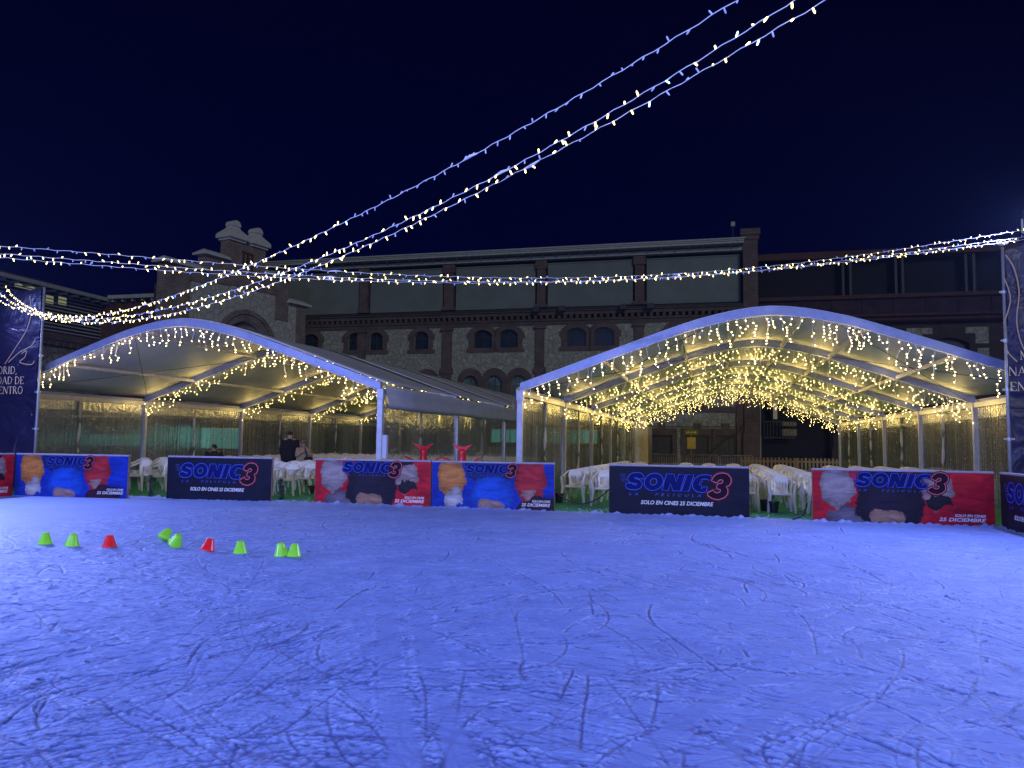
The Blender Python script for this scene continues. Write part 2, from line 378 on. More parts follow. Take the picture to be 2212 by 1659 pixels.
def _bake(ob):
    C.objects.link(ob); bpy.context.view_layer.update()
    dg = bpy.context.evaluated_depsgraph_get(); me = bpy.data.meshes.new_from_object(ob.evaluated_get(dg))
    vs = [v.co.copy() for v in me.vertices]; fs = [tuple(p.vertices) for p in me.polygons]
    C.objects.unlink(ob); d = ob.data; bpy.data.objects.remove(ob); bpy.data.meshes.remove(me)
    if isinstance(d, bpy.types.Curve): bpy.data.curves.remove(d)
    return vs, fs
def plate2d(outer, holes=(), ext=.1):
    """flat plate with holes in XY, extruded +-ext in Z"""
    cu = bpy.data.curves.new('tmp', 'CURVE'); cu.dimensions = '2D'; cu.fill_mode = 'BOTH'; cu.extrude = ext
    for poly in [outer] + list(holes):
        sp = cu.splines.new('POLY'); sp.points.add(len(poly) - 1)
        for p, (x, y) in zip(sp.points, poly): p.co = (x, y, 0, 1)
        sp.use_cyclic_u = True
    return _bake(bpy.data.objects.new('tmp', cu))
def wallplate(mb, outer, holes, y0, y1):
    """plate in the x-z plane between depths y0 and y1"""
    vs, fs = plate2d(outer, holes, (y1 - y0) / 2); c = (y0 + y1) / 2
    return mb.add([(p.x, c - p.z, p.y) for p in vs], fs)
def text2d(s, size, shear=0., bold=0., space=1., align='LEFT', ext=.0008):
    cu = bpy.data.curves.new('tmp', 'FONT'); cu.body = s; cu.size = size; cu.shear = shear; cu.offset = bold * size
    cu.space_character = space; cu.align_x = align; cu.extrude = ext; cu.resolution_u = 3
    return _bake(bpy.data.objects.new('tmp', cu))
def rect(x0, x1, z0, z1): return [(x0, z0), (x1, z0), (x1, z1), (x0, z1)]
def archpoly(x0, x1, z0, z1, rise, n=8):
    """rectangle with a segmental arch on top"""
    c = (x0 + x1) / 2; h = (x1 - x0) / 2; rr = (h * h + rise * rise) / (2 * rise); cz = z1 - rr; a = math.asin(min(1, h / rr))
    if rise > h: a = math.pi - a
    return [(x0, z0), (x1, z0)] + [(c + rr * math.sin(a - 2 * a * i / n), cz + rr * math.cos(a - 2 * a * i / n)) for i in range(n + 1)]
def ribbon(mb, pts, w, y, closed=True, th=.0012):
    """flat printed line in the x-z plane"""
    k = len(pts); P = [Vector((p[0], p[1])) for p in pts]; vs = []; fs = []
    for i, p in enumerate(P):
        a = P[i - 1] if (closed or i > 0) else p; b = P[(i + 1) % k] if (closed or i < k - 1) else p
        d = (b - a);
        if d.length < 1e-6: d = Vector((1, 0))
        d.normalize(); n = Vector((-d.y, d.x)) * w / 2
        for yy in (y, y - th):
            vs += [(p.x + n.x, yy, p.y + n.y), (p.x - n.x, yy, p.y - n.y)]
    for i in range(k if closed else k - 1):
        j = (i + 1) % k; a = i * 4; b = j * 4
        fs += [(a + 2, b + 2, b + 3, a + 3), (a, a + 1, b + 1, b), (a, b, b + 2, a + 2), (a + 1, a + 3, b + 3, b + 1)]
    return mb.add(vs, fs)
def smooth_pts(pts, closed=True, n=3):
    out = []; k = len(pts)
    for i in range(k if closed else k - 1):
        p0, p1, p2, p3 = [np.array(pts[j % k] if closed else pts[min(max(j, 0), k - 1)], float) for j in (i - 1, i, i + 1, i + 2)]
        for t in np.arange(n) / n:
            out.append(tuple(.5 * (2 * p1 + (p2 - p0) * t + (2 * p0 - 5 * p1 + 4 * p2 - p3) * t * t + (3 * p1 - p0 - 3 * p2 + p3) * t ** 3)))
    if not closed: out.append(tuple(map(float, pts[-1])))
    return out

# ------------------------------------------------------------------ ground, ice, carpet
g = MB(); g.box(-95, 95, -35, 110, -.6, -.35); struct('ground', g, 'concrete')
UL, UR, VF = -15.05, 4.86, 14.72                           # edges of the rink
g = MB(); g.box(-19.5, 9.5, VF + .05, 41.2, -.34, -.008); struct('carpet_floor', g, 'carpet_green')
g = MB(); g.box(UL - .5, UR + 3.5, -14, VF + .045, -.34, -.06); struct('rink_base', g, 'concrete')

def build_ice():
    res = .0085; u0, u1, v0, v1 = -10.5, UR, 1.9, VF
    nu = int((u1 - u0) / res); nv = int((v1 - v0) / res)
    groove = np.zeros(nu * nv, np.float32); ridge = np.zeros(nu * nv, np.float32); bare = np.zeros(nu * nv, np.float32)
    PU, PV, PW, PD = [], [], [], []
    def curve(cu, cv, ang, length, curv, w, d, wob=0.):
        n = max(8, int(length / (res * .9))); s = np.linspace(-.5, .5, n) * length
        th = ang + curv * s + wob * np.sin(s * 5 / length + RNG.uniform(0, 6))
        du = np.cumsum(np.cos(th)) * (length / n); dv = np.cumsum(np.sin(th)) * (length / n)
        du -= du[n // 2]; dv -= dv[n // 2]
        tp = np.sin(np.linspace(0.02, math.pi - .02, n)) ** .5
        PU.append(cu + du); PV.append(cv + dv); PW.append(np.full(n, w)); PD.append(d * tp)
    for i in range(5200):                                  # cuts of skate blades, in sheaves that run the same way
        cv = 1.8 + 11.8 * RNG.random() ** 1.95; cu = RNG.uniform(-.74, .64) * (cv + 1.5) - .25 * cv
        right = np.clip((cu + 2.0) / 1.5, 0, 1)
        base = (-.62 + .5 * math.sin(cu * .9 + cv * .4)) * right + (.62 + .45 * math.sin(cu * .7 - cv * .6)) * (1 - right)
        ang = base + RNG.normal(0, .22) if RNG.random() < .62 else RNG.uniform(0, math.pi)
        ln = RNG.choice([.22, .5, .95, 1.7, 3.0], p=[.20, .30, .28, .16, .06]) * RNG.uniform(.7, 1.3)
        cur = RNG.normal(0, .4) if RNG.random() < .72 else RNG.normal(0, 1.5)
        cur *= min(1, 1. / ln) if ln > 1 else 1
        deep = RNG.random() ** 2.0
        curve(cu, cv, ang, ln, cur, .0042 + .0044 * deep + (.0006 * cv), .0022 + .0115 * deep, RNG.uniform(0, .16))
    U = np.concatenate(PU); Vv = np.concatenate(PV); Wd = np.concatenate(PW); D = np.concatenate(PD)
    iu = ((U - u0) / res); iv = ((Vv - v0) / res)
    ok = (iu > 8) & (iu < nu - 9) & (iv > 8) & (iv < nv - 9); iu, iv, Wd, D = iu[ok], iv[ok], Wd[ok], D[ok]
    bu = iu.astype(int); bv = iv.astype(int)
    for a in range(-4, 5):
        for b in range(-4, 5):
            dist = np.hypot(bu + a - iu, bv + b - iv) * res
            k = (bv + b) * nu + bu + a
            gd = D * np.clip(1 - (dist / Wd) ** 2, 0, 1); np.maximum.at(groove, k, gd.astype(np.float32))
            rd = D * .55 * np.clip(1 - np.abs(dist - Wd * 1.75) / (Wd * .9), 0, 1); np.maximum.at(ridge, k, rd.astype(np.float32))
    np.maximum(bare, np.clip(groove / .0048, 0, 1), out=bare)
    H = (ridge * (groove < .0008) - groove).reshape(nv, nu); bare = bare.reshape(nv, nu)
    powder = np.clip(ridge / .003, 0, 1).reshape(nv, nu)
    # low, lumpy snow and scraped patches
    def vnoise(su, sv):
        gu = int((u1 - u0) / su) + 3; gv = int((v1 - v0) / sv) + 3; G = RNG.random((gv, gu)).astype(np.float32)
        x = np.arange(nu) * res / su; y = np.arange(nv) * res / sv
        xi = x.astype(int); yi = y.astype(int); fx = x - xi; fy = y - yi; fx = fx * fx * (3 - 2 * fx); fy = (fy * fy * (3 - 2 * fy))[:, None]
        A = G[yi][:, xi]; B = G[yi][:, xi + 1]; Cc = G[yi + 1][:, xi]; Dd = G[yi + 1][:, xi + 1]
        return (A * (1 - fx) + B * fx) * (1 - fy) + (Cc * (1 - fx) + Dd * fx) * fy
    n1 = vnoise(.42, .42); n2 = vnoise(.15, .12); n3 = vnoise(.05, .045); n4 = vnoise(.022, .022); n5 = vnoise(1.3, 1.1)
    lump = np.clip(n1 * .5 + n2 * .35 + n3 * .15 - .42, 0, 1)
    H += .038 * lump + .0035 * n3 + .0018 * n4 + .012 * n5
    powder = np.clip(powder * .9 * (n2 * .8 + n4 * .5) + np.clip((n2 * .25 + n3 * .4 + n4 * .35 - .60) * 4, 0, .26) * np.clip((n1 * .6 + n5 * .5 - .42) * 4, 0, 1), 0, 1)
    powder *= np.clip(1 - 1.3 * bare, 0, 1)
    clod = np.clip(n3 * .6 + n4 * .4 - .78, 0, 1); H += clod * .10 * (n1 > .45)
    scr = np.clip((n2 * .55 + n1 * .45 - .62) * 6, 0, 1) * (n4 * .8 + .3); bare = np.maximum(bare, scr * .35); H -= scr * .006
    # broad smooth tracks left by wheels
    uu = (u0 + np.arange(nu) * res)[None, :]; vv = (v0 + np.arange(nv) * res)[:, None]
    def track(pts, w):
        nonlocal H, bare, powder
        P = [uvz(ground(*p)) for p in pts]; P = smooth_pts([(p[0], p[1]) for p in P], False, 30)
        best = np.full((nv, nu), 9., np.float32)
        for (a, b) in P[::2]:
            i0 = max(0, int((a - .35 - u0) / res)); i1 = min(nu, int((a + .35 - u0) / res)); j0 = max(0, int((b - .35 - v0) / res)); j1 = min(nv, int((b + .35 - v0) / res))
            if i1 <= i0 or j1 <= j0: continue
            best[j0:j1, i0:i1] = np.minimum(best[j0:j1, i0:i1], np.hypot(uu[:, i0:i1] - a, vv[j0:j1] - b))
        m = np.clip((w - best) / (.3 * w), 0, 1) * .72 * np.clip(n1 * 1.6, 0, 1); H = H * (1 - m) + (n5 * .012 + .012) * m; bare = bare * (1 - m) + .07 * m; powder *= (1 - m)
        H += .007 * np.clip(1 - np.abs(best - w * 1.12) / (.18 * w), 0, 1) * (n2 + .2)
    track([(800, 1105), (832, 1200), (838, 1330), (845, 1480), (880, 1659)], .085)
    track([(862, 1115), (890, 1180), (905, 1300), (935, 1450), (1005, 1670)], .085)
    track([(1960, 1390), (1780, 1425), (1620, 1470), (1480, 1560), (1330, 1680)], .075)
    track([(1990, 1450), (1800, 1490), (1660, 1550), (1520, 1680)], .06)
    # grid with steps that grow with distance from the near side
    def steps(a, b, f):
        o = [a]
        while o[-1] < b: o.append(o[-1] + f(o[-1]))
        o[-1] = b; return np.array(o)
    gu = np.concatenate([np.array([UL, UL + .6, UL + 1.2]), steps(UL + 1.8, UR - .02, lambda x: .0092 + .0024 * max(0, abs(x + .8) - 3.))])
    gv = np.concatenate([np.array([-14, -9, -5, -2, 0, .8, 1.4, 1.8]), steps(2.0, VF - .02, lambda y: .0082 + .0018 * max(0, y - 3))])
    GU, GV = np.meshgrid(gu, gv)
    def samp(A, fill):
        x = np.clip((GU - u0) / res, 0, nu - 1.01); y = np.clip((GV - v0) / res, 0, nv - 1.01); xi = x.astype(int); yi = y.astype(int); fx = x - xi; fy = y - yi
        r = (A[yi, xi] * (1 - fx) + A[yi, xi + 1] * fx) * (1 - fy) + (A[yi + 1, xi] * (1 - fx) + A[yi + 1, xi + 1] * fx) * fy
        inside = np.clip((GU - u0) / 1.5, 0, 1) * np.clip((GV - v0) / .3, 0, 1)
        return r * inside + fill * (1 - inside)
    Z = samp(H, .01); B = samp(bare, .1); PO = samp(powder, .15)
    # snow swept up along the boards
    edge = np.exp(-((VF - GV) / .22) ** 2) * (.035 + .05 * np.sin(GU * 2.3) ** 2 * np.sin(GU * 7.1 + 1) ** 2) + np.exp(-((UR - GU) / .28) ** 2) * .05
    Z += edge * (.55 + .45 * np.sin(GU * 31 + np.sin(GV * 17) * 2) * np.sin(GU * 13.7)) ; B *= np.clip(1 - edge * 12, 0, 1); PO = np.clip(PO + edge * 9, 0, 1)
    Z += -.005
    ny, nx = GU.shape
    me = bpy.data.meshes.new('ice_rink'); me.vertices.add(nx * ny)
    me.vertices.foreach_set('co', np.stack([GU, GV, Z], -1).astype(np.float32).ravel())
    q = (np.arange(ny - 1)[:, None] * nx + np.arange(nx - 1)[None, :]).ravel()
    quads = np.stack([q, q + 1, q + nx + 1, q + nx], -1).astype(np.int32)
    me.loops.add(quads.size); me.loops.foreach_set('vertex_index', quads.ravel())
    me.polygons.add(len(quads)); me.polygons.foreach_set('loop_start', np.arange(0, quads.size, 4, dtype=np.int32)); me.polygons.foreach_set('loop_total', np.full(len(quads), 4, np.int32))
    me.polygons.foreach_set('use_smooth', np.ones(len(quads), bool))
    me.update(calc_edges=True)
    at = me.attributes.new('bare', 'FLOAT', 'POINT'); at.data.foreach_set('value', B.astype(np.float32).ravel())
    at = me.attributes.new('powder', 'FLOAT', 'POINT'); at.data.foreach_set('value', PO.astype(np.float32).ravel())
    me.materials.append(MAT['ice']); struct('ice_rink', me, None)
build_ice()

# ------------------------------------------------------------------ barriers
S_ = [(640,312),(632,265),(600,232),(540,223),(480,230),(435,258),(412,300),(415,335),(445,365),(500,378),(530,378),(537,388),(520,398),(490,392),(470,372),(385,375),(382,410),(400,445),(450,463),(530,465),(590,440),(615,395),(605,350),(570,322),(525,310),(503,303),(510,293),(535,295),(560,312)]
O_ = [(770 + 130 * math.cos(a) + 18 * math.sin(a), 350 - 120 * math.sin(a)) for a in np.linspace(0, 2 * math.pi, 28, False)]
OI_ = [(768 + 47 * math.cos(a) + 6 * math.sin(a), 350 - 45 * math.sin(a)) for a in np.linspace(0, 2 * math.pi, 18, False)]
N_ = [(945,238),(1048,240),(1075,350),(1110,243),(1200,243),(1130,472),(1030,470),(1000,368),(968,470),(882,468)]
I_ = [(1225,245),(1315,247),(1245,475),(1145,473)]
C_ = [(1550,255),(1525,330),(1490,308),(1440,305),(1408,318),(1430,340),(1395,352),(1380,385),(1415,385),(1415,440),(1445,410),(1495,412),(1475,480),(1420,490),(1350,478),(1300,430),(1292,370),(1325,300),(1390,255),(1460,245)]
T_ = [(1545,325),(1580,265),(1630,228),(1700,218),(1765,238),(1805,290),(1805,345),(1780,390),(1740,402),(1762,440),(1760,500),(1720,550),(1640,582),(1560,570),(1500,530),(1492,490),(1575,450),(1585,478),(1620,492),(1660,475),(1665,450),(1650,440),(1612,435),(1625,370),(1680,360),(1700,335),(1690,315),(1660,312),(1630,340),(1610,355),(1580,340)]
BH = .945
def title(root, x0, zt, k, yf):
    """film title: k metres per traced unit, top-left corner at x0, zt, on the face y = yf (facing -y)"""
    tr = lambda P: [(x0 + (x - 380) * k, zt - (y - 218 - (x - 380) * .0135) * k) for x, y in P]
    halo = MB(); fill = MB(); line = MB()
    for outer, holes in ((S_, []), (O_, [OI_]), (N_, []), (I_, []), (C_, [])):
        ribbon(halo, tr(outer), 40 * k, yf); wallplate(fill, tr(outer), [tr(h) for h in holes], yf - .0045, yf - .0025)
        for P in [outer] + holes: ribbon(line, tr(P), 7.5 * k, yf - .005)
    rh = MB(); ribbon(rh, tr(T_), 52 * k, yf - .0062); rf = MB(); wallplate(rf, tr(T_), [], yf - .010, yf - .0085); rl = MB(); ribbon(rl, tr(T_), 9 * k, yf - .0112)
    for i, (xx, zz) in enumerate(((300, 250), (310, 275), (325, 300), (320, 325), (330, 345))): ribbon(line, tr([(xx, zz), (xx + 75, zz)]), 3 * k, yf - .001, False)
    part('title_lettering', halo, 'halo_blue', root); t = root.children[-1]
    part('lettering_fill', fill, 'fill_blue', t); part('neon_outline', line, 'neon_blue', t)
    t3 = part('number_lettering', rh, 'halo_red', root); part('lettering_fill', rf, 'fill_dark', t3); part('neon_outline', rl, 'neon_red', t3)
    sub = MB(); vs, fs = text2d('LA   PELICULA', 52 * k, .25, .02, 2.1)
    w = max(v.x for v in vs); sx = 985 * k / w
    sub.add([(x0 + 45 * k + v.x * sx, yf - .002 - v.z, zt - (325 - .0135 * 0) * k + v.y + 6 * k - v.x * sx * .0) for v in vs], fs)
    part('subtitle_lettering', sub, 'letter_blue', root)
def line_text(root, s, x0, x1, z0, h, yf, mname='letter_white', shear=.22, bold=.022):
    vs, fs = text2d(s, 1., shear, bold, 1.0); xs = [v.x for v in vs]; ys = [v.y for v in vs]
    a, b, c, d = min(xs), max(xs), min(ys), max(ys)
    m = MB().add([(x0 + (v.x - a) / (b - a) * (x1 - x0), yf - .002 - v.z, z0 + (v.y - c) / (d - c) * h) for v in vs], fs)
    return part('date_lettering', m, mname, root)
def barrier(p0, p1, kind, label, endcap=True):
    p0 = Vector(p0); p1 = Vector(p1); d = p1 - p0; w = d.length; rz = math.atan2(d.y, d.x)
    r = thing('rink_barrier', label, 'barrier', p0, rz, 'advertising barriers round the rink')
    m = MB(); m.box(.004, w - .004, .012, .085, -.02, BH - .035); part('board', m, 'barrier_wood', r, bevel=.006)
    m = MB(); m.box(0, w, -.004, .10, BH - .034, BH); part('top_rail', m, 'barrier_frame', r, bevel=.008)
    # printed sheet with a slight ripple
    m = MB(); nx, nz = 40, 10; vs = []; fs = []
    for layer, off in ((0, 0.), (1, .008)):
        for i in range(nx + 1):
            for j in range(nz + 1):
                x = .006 + (w - .012) * i / nx; z = .004 + (BH - .042) * j / nz
                rip = .0016 * math.sin(x * 9 + z * 3) * math.sin(z * 5 + x * 2) + .001 * math.sin(x * 23)
                vs.append((x, off + (rip if layer == 0 else 0), z))
    st = (nx + 1) * (nz + 1)
    for i in range(nx):
        for j in range(nz):
            a = i * (nz + 1) + j; fs.append((a, a + nz + 1, a + nz + 2, a + 1)); fs.append((st + a, st + a + 1, st + a + nz + 2, st + a + nz + 1))
    m.add(vs, fs); part('printed_sheet', m, {'dark': 'print_dark', 'red': 'print_red', 'blue': 'print_blue'}[kind], r, smooth=True)
    yf = -.004
    if kind == 'dark':
        k = w * .75 / 1425; title(r, w * .123, .80, k, yf); line_text(r, 'SOLO EN CINES 25 DICIEMBRE', w * .235, w * .75, .205, .075, yf)
    else:
        a, b = (.245, .755) if kind == 'red' else (.285, .705)
        k = w * (b - a) / 1425; title(r, w * a, .895, k, yf)
        q0, q1 = (.70, .95) if kind == 'red' else (.74, .97)
        line_text(r, '25 DICIEMBRE', w * q0, w * q1, .085, .062, yf); line_text(r, 'SOLO EN CINES', w * (q0 + .085), w * q1, .165, .045, yf)
    return r
gp = lambda x, y: tuple(ground(x, y))
def bp(px, v=14.70):
    """foot of a barrier end seen in column px, on the line v"""
    d = ray(px, 1100.); t = v / (d @ VV); p = CAM + d * t; return (p[0], p[1], 0)
BAR = []
BAR.append(barrier(W(UL + .02, 11.45), W(UL + .02, 13.93), 'red', 'short end of a red rink barrier turning towards the viewer, cut off by the frame'))
BAR.append(barrier(bp(28, 13.98), bp(272, 14.24), 'blue', 'blue rink barrier with an orange patch, below the left navy curtain'))
BAR.append(barrier(bp(357, 14.47), bp(584, 14.60), 'dark', 'smaller looking plain navy barrier with neon title, standing alone in front of the left tent'))
BAR.append(barrier(bp(678, 14.66), bp(929, 14.72), 'red', 'red rink barrier joined to a blue one, below the two red tail fins'))
BAR.append(barrier(bp(931, 14.72), bp(1197, 14.82), 'blue', 'blue rink barrier joined to a red one, beside the drooping dark red rope'))
BAR.append(barrier(bp(1315, 14.77), bp(1620, 14.77), 'dark', 'plain navy barrier with neon title, alone between two gaps showing white chairs'))
BAR.append(barrier(bp(1755, 14.67), bp(2150, 14.75), 'red', 'largest looking red rink barrier, at the corner of the rink under the navy curtain'))
BAR.append(barrier(W(4.70, 14.62), W(4.70, 12.05), 'dark', 'navy barrier with neon title at the side of the rink, cut off by the frame'))

# ropes and straps
def swag(name, p, q, sag, r, m, label, cat, n=18):
    p = Vector(p); q = Vector(q)
    pts = [p.lerp(q, i / n) - Vector((0, 0, sag * 4 * (i / n) * (1 - i / n))) for i in range(n + 1)]
    o = part(name, MB().tube(pts, r, 7), m, smooth=True); return tag(o, label, cat)
a = Vector(bp(1197, 14.82)); b = Vector(bp(1315, 14.77))
swag('barrier_rope', a + Vector((0, 0, .42)), b + Vector((0, 0, .46)), .27, .013, 'dark_rope', 'dark red rope drooping across the gap between two barriers', 'rope')
pts = smooth_pts([tuple(ground(x, y, .03)) for x, y in ((500, 1078), (470, 1076), (440, 1072), (430, 1067), (445, 1062), (475, 1063), (492, 1052), (494, 1035))], False, 4)
pts = [(p[0], p[1] - .10, max(.025, p[2])) for p in pts]
tag(part('barrier_rope', MB().tube(pts, .014, 6), 'dark_rope', smooth=True), 'dark red rope lying curled on the ice at the foot of the blue barrier', 'rope')
pts = smooth_pts([tuple(W(1.70, 15.0, .30)), tuple(W(1.62, 14.9, .1)), tuple(W(1.42, 14.82, .012)), tuple(W(1.28, 14.8, .008))], False, 5)
tag(part('loose_strap', MB().tube(pts, .014, 6), 'black_rubber', smooth=True), 'black strap trailing onto the green carpet by the large red barrier', 'strap')

# ------------------------------------------------------------------ skating cones
def cone_proto(m, name):
    b = MB(); R0_, R1_, h = .092, .043, .155
    prof = [(R0_ * 1.0, 0), (R0_ * .99, .012), (R0_ * .93, .02), (R1_ * 1.08, h - .012), (R1_ * .92, h), (R1_ * .5, h + .002), (.012, h + .002)]
    b.lathe(prof, n=20); me = b.mesh(name, m, True); return me
CG = cone_proto('cone_green', 'skating_cone'); CRd = cone_proto('cone_red', 'skating_cone')
for (x, y, red, tx, ty, lab) in [
    (97, 1177, 0, 0, 0, 'green plastic cone upright at the far left end of the line'),
    (155, 1182, 0, .16, .10, 'green cone leaning to one side, next to the red cone standing upright'),
    (236, 1183, 1, 0, 0, 'red plastic cone standing upright in the line'),
    (352, 1172, 0, -.55, .5, 'green cone tipped over behind another green cone'),
    (377, 1183, 0, .5, -.45, 'green cone tipped over, touching the one behind it'),
    (448, 1194, 1, .1, .2, 'red plastic cone leaning slightly, beside the wet shiny green cone'),
    (519, 1197, 0, 0, 0, 'pale shiny green cone with white highlights, upright'),
    (608, 1203, 0, -.06, -.14, 'green cone tucked behind its twin at the right end of the line'),
    (635, 1204, 0, 0, .05, 'green cone in front of its twin, last at the right end of the line')]:
    p = ground(x, y); o = link('skating_cone', CRd if red else CG, None, (p[0], p[1], .010 + .09 * abs(math.sin(max(abs(tx), abs(ty)))) * .9))
    o.rotation_euler = (tx, ty, random.uniform(0, 3)); o.scale = (.9, .9, .9); tag(o, lab, 'cone', 'plastic cones lined up on the ice')

# ------------------------------------------------------------------ marquees
PS = [0, .33, .66, 1.0, 1.39, 1.75, 2.1, 2.5, 3.1, 3.66, 4.45, 5.0]
PZ = [4.02, 4.0, 3.955, 3.885, 3.79, 3.68, 3.56, 3.42, 3.21, 3.01, 2.73, 2.54]
def archz(s): return float(np.interp(abs(s), PS, PZ))
SS = [-x for x in PS[::-1]] + PS[1:]
NB = 5; BAY = 5.0
def arch_sheet(mb, y0, y1, off, th, s_list=SS, yn=1, sag=0.):
    vs = []; fs = []; k = len(s_list)
    for j in range(yn + 1):
        y = y0 + (y1 - y0) * j / yn; dz = -sag * math.sin(math.pi * j / yn)
        for s in s_list: vs += [(s, y, archz(s) + off + dz), (s, y, archz(s) + off + dz - th)]
    for j in range(yn):
        for i in range(k - 1):
            a = (j * k + i) * 2; b = a + 2; c = a + 2 * k; d = c + 2
            fs += [(a, b, d, c), (a + 1, c + 1, d + 1, b + 1)]
    for i in range(k - 1):
        a = i * 2; fs.append((a, a + 1, a + 3, a + 2)); a = (yn * k + i) * 2; fs.append((a, a + 2, a + 3, a + 1))
    for j in range(yn):
        a = j * k * 2; c = a + 2 * k; fs.append((a, c, c + 1, a + 1)); a = (j * k + k - 1) * 2; c = a + 2 * k; fs.append((a, a + 1, c + 1, c))
    mb.add(vs, fs)
def wrinkled_panel(y0, y1, z0, z1, x, ny, nz, amp, sd):
    rr = np.random.default_rng(sd); ph = rr.uniform(0, 6, 6)
    vs = []; fs = []
    for i in range(ny + 1):
        for j in range(nz + 1):
            y = y0 + (y1 - y0) * i / ny; z = z0 + (z1 - z0) * j / nz
            e = math.sin(math.pi * i / ny) ** .5 if 0 < i < ny else 0
            d = amp * e * (math.sin(y * 5.3 + ph[0] + .4 * math.sin(z * 2 + ph[1])) * .5 + .3 * math.sin(y * 11 + ph[2] + z * .8) + .35 * math.sin(z * 2.1 + y * 1.3 + ph[3]))
            vs.append((x + d, y, z))
    for i in range(ny):
        for j in range(nz):
            a = i * (nz + 1) + j; fs.append((a, a + nz + 1, a + nz + 2, a + 1))
    return MB().add(vs, fs)
def marquee(uc, v0, label, dense):
    r = thing('marquee', label, 'marquee', W(uc, v0, 0))
    n = 0
    for i in range(NB + 1):
        y = i * BAY
        m = MB(); arch_sheet(m, y - .05, y + .05, .02, .17)
        # bolts and splice plates
        for s in (-3.4, -1.75, -.2, .2, 1.75, 3.4):
            m.box(s - .09, s + .09, y - .056, y - .049, archz(s) - .14, archz(s) - .01)
        part('arch_beam', m, 'aluminium', r)
        for sx in (-5, 5):
            m = MB(); m.box(sx - .06, sx + .06, y - .05, y + .05, -.005, 2.40); m.box(sx - .12, sx + .12, y - .11, y + .11, -.004, .012)
            m.box(sx - .075, sx + .075, y - .062, y + .062, 2.2, 2.42)
            part('post', m, 'post_metal', r, bevel=.008)
    for i in range(NB):
        m = MB(); arch_sheet(m, i * BAY + .052, (i + 1) * BAY - .052, .045, .012, yn=6, sag=.035); part('roof_canopy', m, 'canopy_white', r, smooth=True)
        y0, y1 = i * BAY + .05, (i + 1) * BAY - .05
        for s in ((-3.3, -1.75, -.62, .62, 1.75, 3.3) if dense else (-3.3, -1.2, 1.2, 3.3)):
            m = MB(); z = archz(s) - .09; m.box(s - .035, s + .035, y0, y1, z - .05, z + .03); part('purlin', m, 'post_metal', r)
        for sx in (-5, 5):
            m = MB(); m.box(sx - .05, sx + .05, y0, y1, 2.30, 2.42); part('eave_beam', m, 'post_metal', r)
            side = 1 if sx > 0 else -1
            p = wrinkled_panel(y0 + .02, y1 - .02, .0, 2.04, sx + side * .03, 44, 26, .035, n); n += 1
            part('vinyl_wall', p, 'clear_vinyl', r, smooth=True)
            p = wrinkled_panel(y0 + .02, y1 - .02, 2.042, 2.30, sx + side * .03, 24, 5, .02, n); part('wall_header', p, 'header_vinyl', r, smooth=True)
            # crooked seam between the two curtains of a bay
            ym = (y0 + y1) / 2 + random.uniform(-.2, .2)
            pts = [(sx - side * .012, ym + .03 * math.sin(z * 4 + n) + (.05 * math.sin(z * 9) if z < 1 else 0), z) for z in np.linspace(0, 2.28, 16)]
            m = MB(); m.tube(pts, lambda t: .035 + .012 * math.sin(t * 21 + n), 6); part('curtain_seam', m, 'seam_white', r, smooth=True)
            # hanging flap outside the eave
            nn = 12; vs = []; fs = []
            prof = [(0.06, 2.50), (.10, 2.44), (.115, 2.32), (.13, 2.22), (.17, 2.13), (.16, 2.05), (.09, 2.02)]
            for a in range(nn + 1):
                y = y0 - .04 + (y1 - y0 + .08) * a / nn; bul = .03 * math.sin(a * 1.9 + n)
                for (dx, z) in prof: vs.append((sx + side * (dx + bul * (2.5 - z)), y, z - (.03 * math.sin(math.pi * a / nn) if z < 2.2 else 0)))
            kk = len(prof)
            for a in range(nn):
                for b in range(kk - 1): q = a * kk + b; fs.append((q, q + kk, q + kk + 1, q + 1))
            part('gutter_flap', MB().add(vs, fs), 'valance_white', r, smooth=True)
    m = MB()
    for (a, b) in (((-4.9, 0), (-1.2, BAY)), ((4.9, 0), (1.2, BAY)), ((-1.2, 0), (-4.9, BAY)), ((1.2, 0), (4.9, BAY))):
        pa = Vector((a[0], a[1], archz(a[0]) - .16)); pb = Vector((b[0], b[1], archz(b[0]) - .16)); m.tube([pa, pb], .007, 5)
    part('bracing_wire', m, 'dark_metal', r)
    return r
LT = marquee(-11.70, 14.95, 'white arched marquee on the left, with few light garlands and a long grey roof', False)
RT = marquee(1.15, 15.62, 'white arched marquee on the right, open to the rink and hung thick with lights', True)
# small fittings on the front right post of the left tent
m = MB(); m.box(-.06, .06, -.05, .05, .95, 1.45); r = thing('junction_box', 'white junction box strapped to the front post of the left marquee', 'electrical box', W(-6.60, 14.98, 0)); part('case', m, 'valance_white', r, bevel=.01)
pts = [(.05 + .05 * math.sin(i * 1.7), .03 * math.cos(i * 2.1), .25 + .045 * i) for i in range(16)]
part('cable_bundle', MB().tube(smooth_pts(pts, False, 3), .012, 6), 'black_rubber', r, smooth=True)

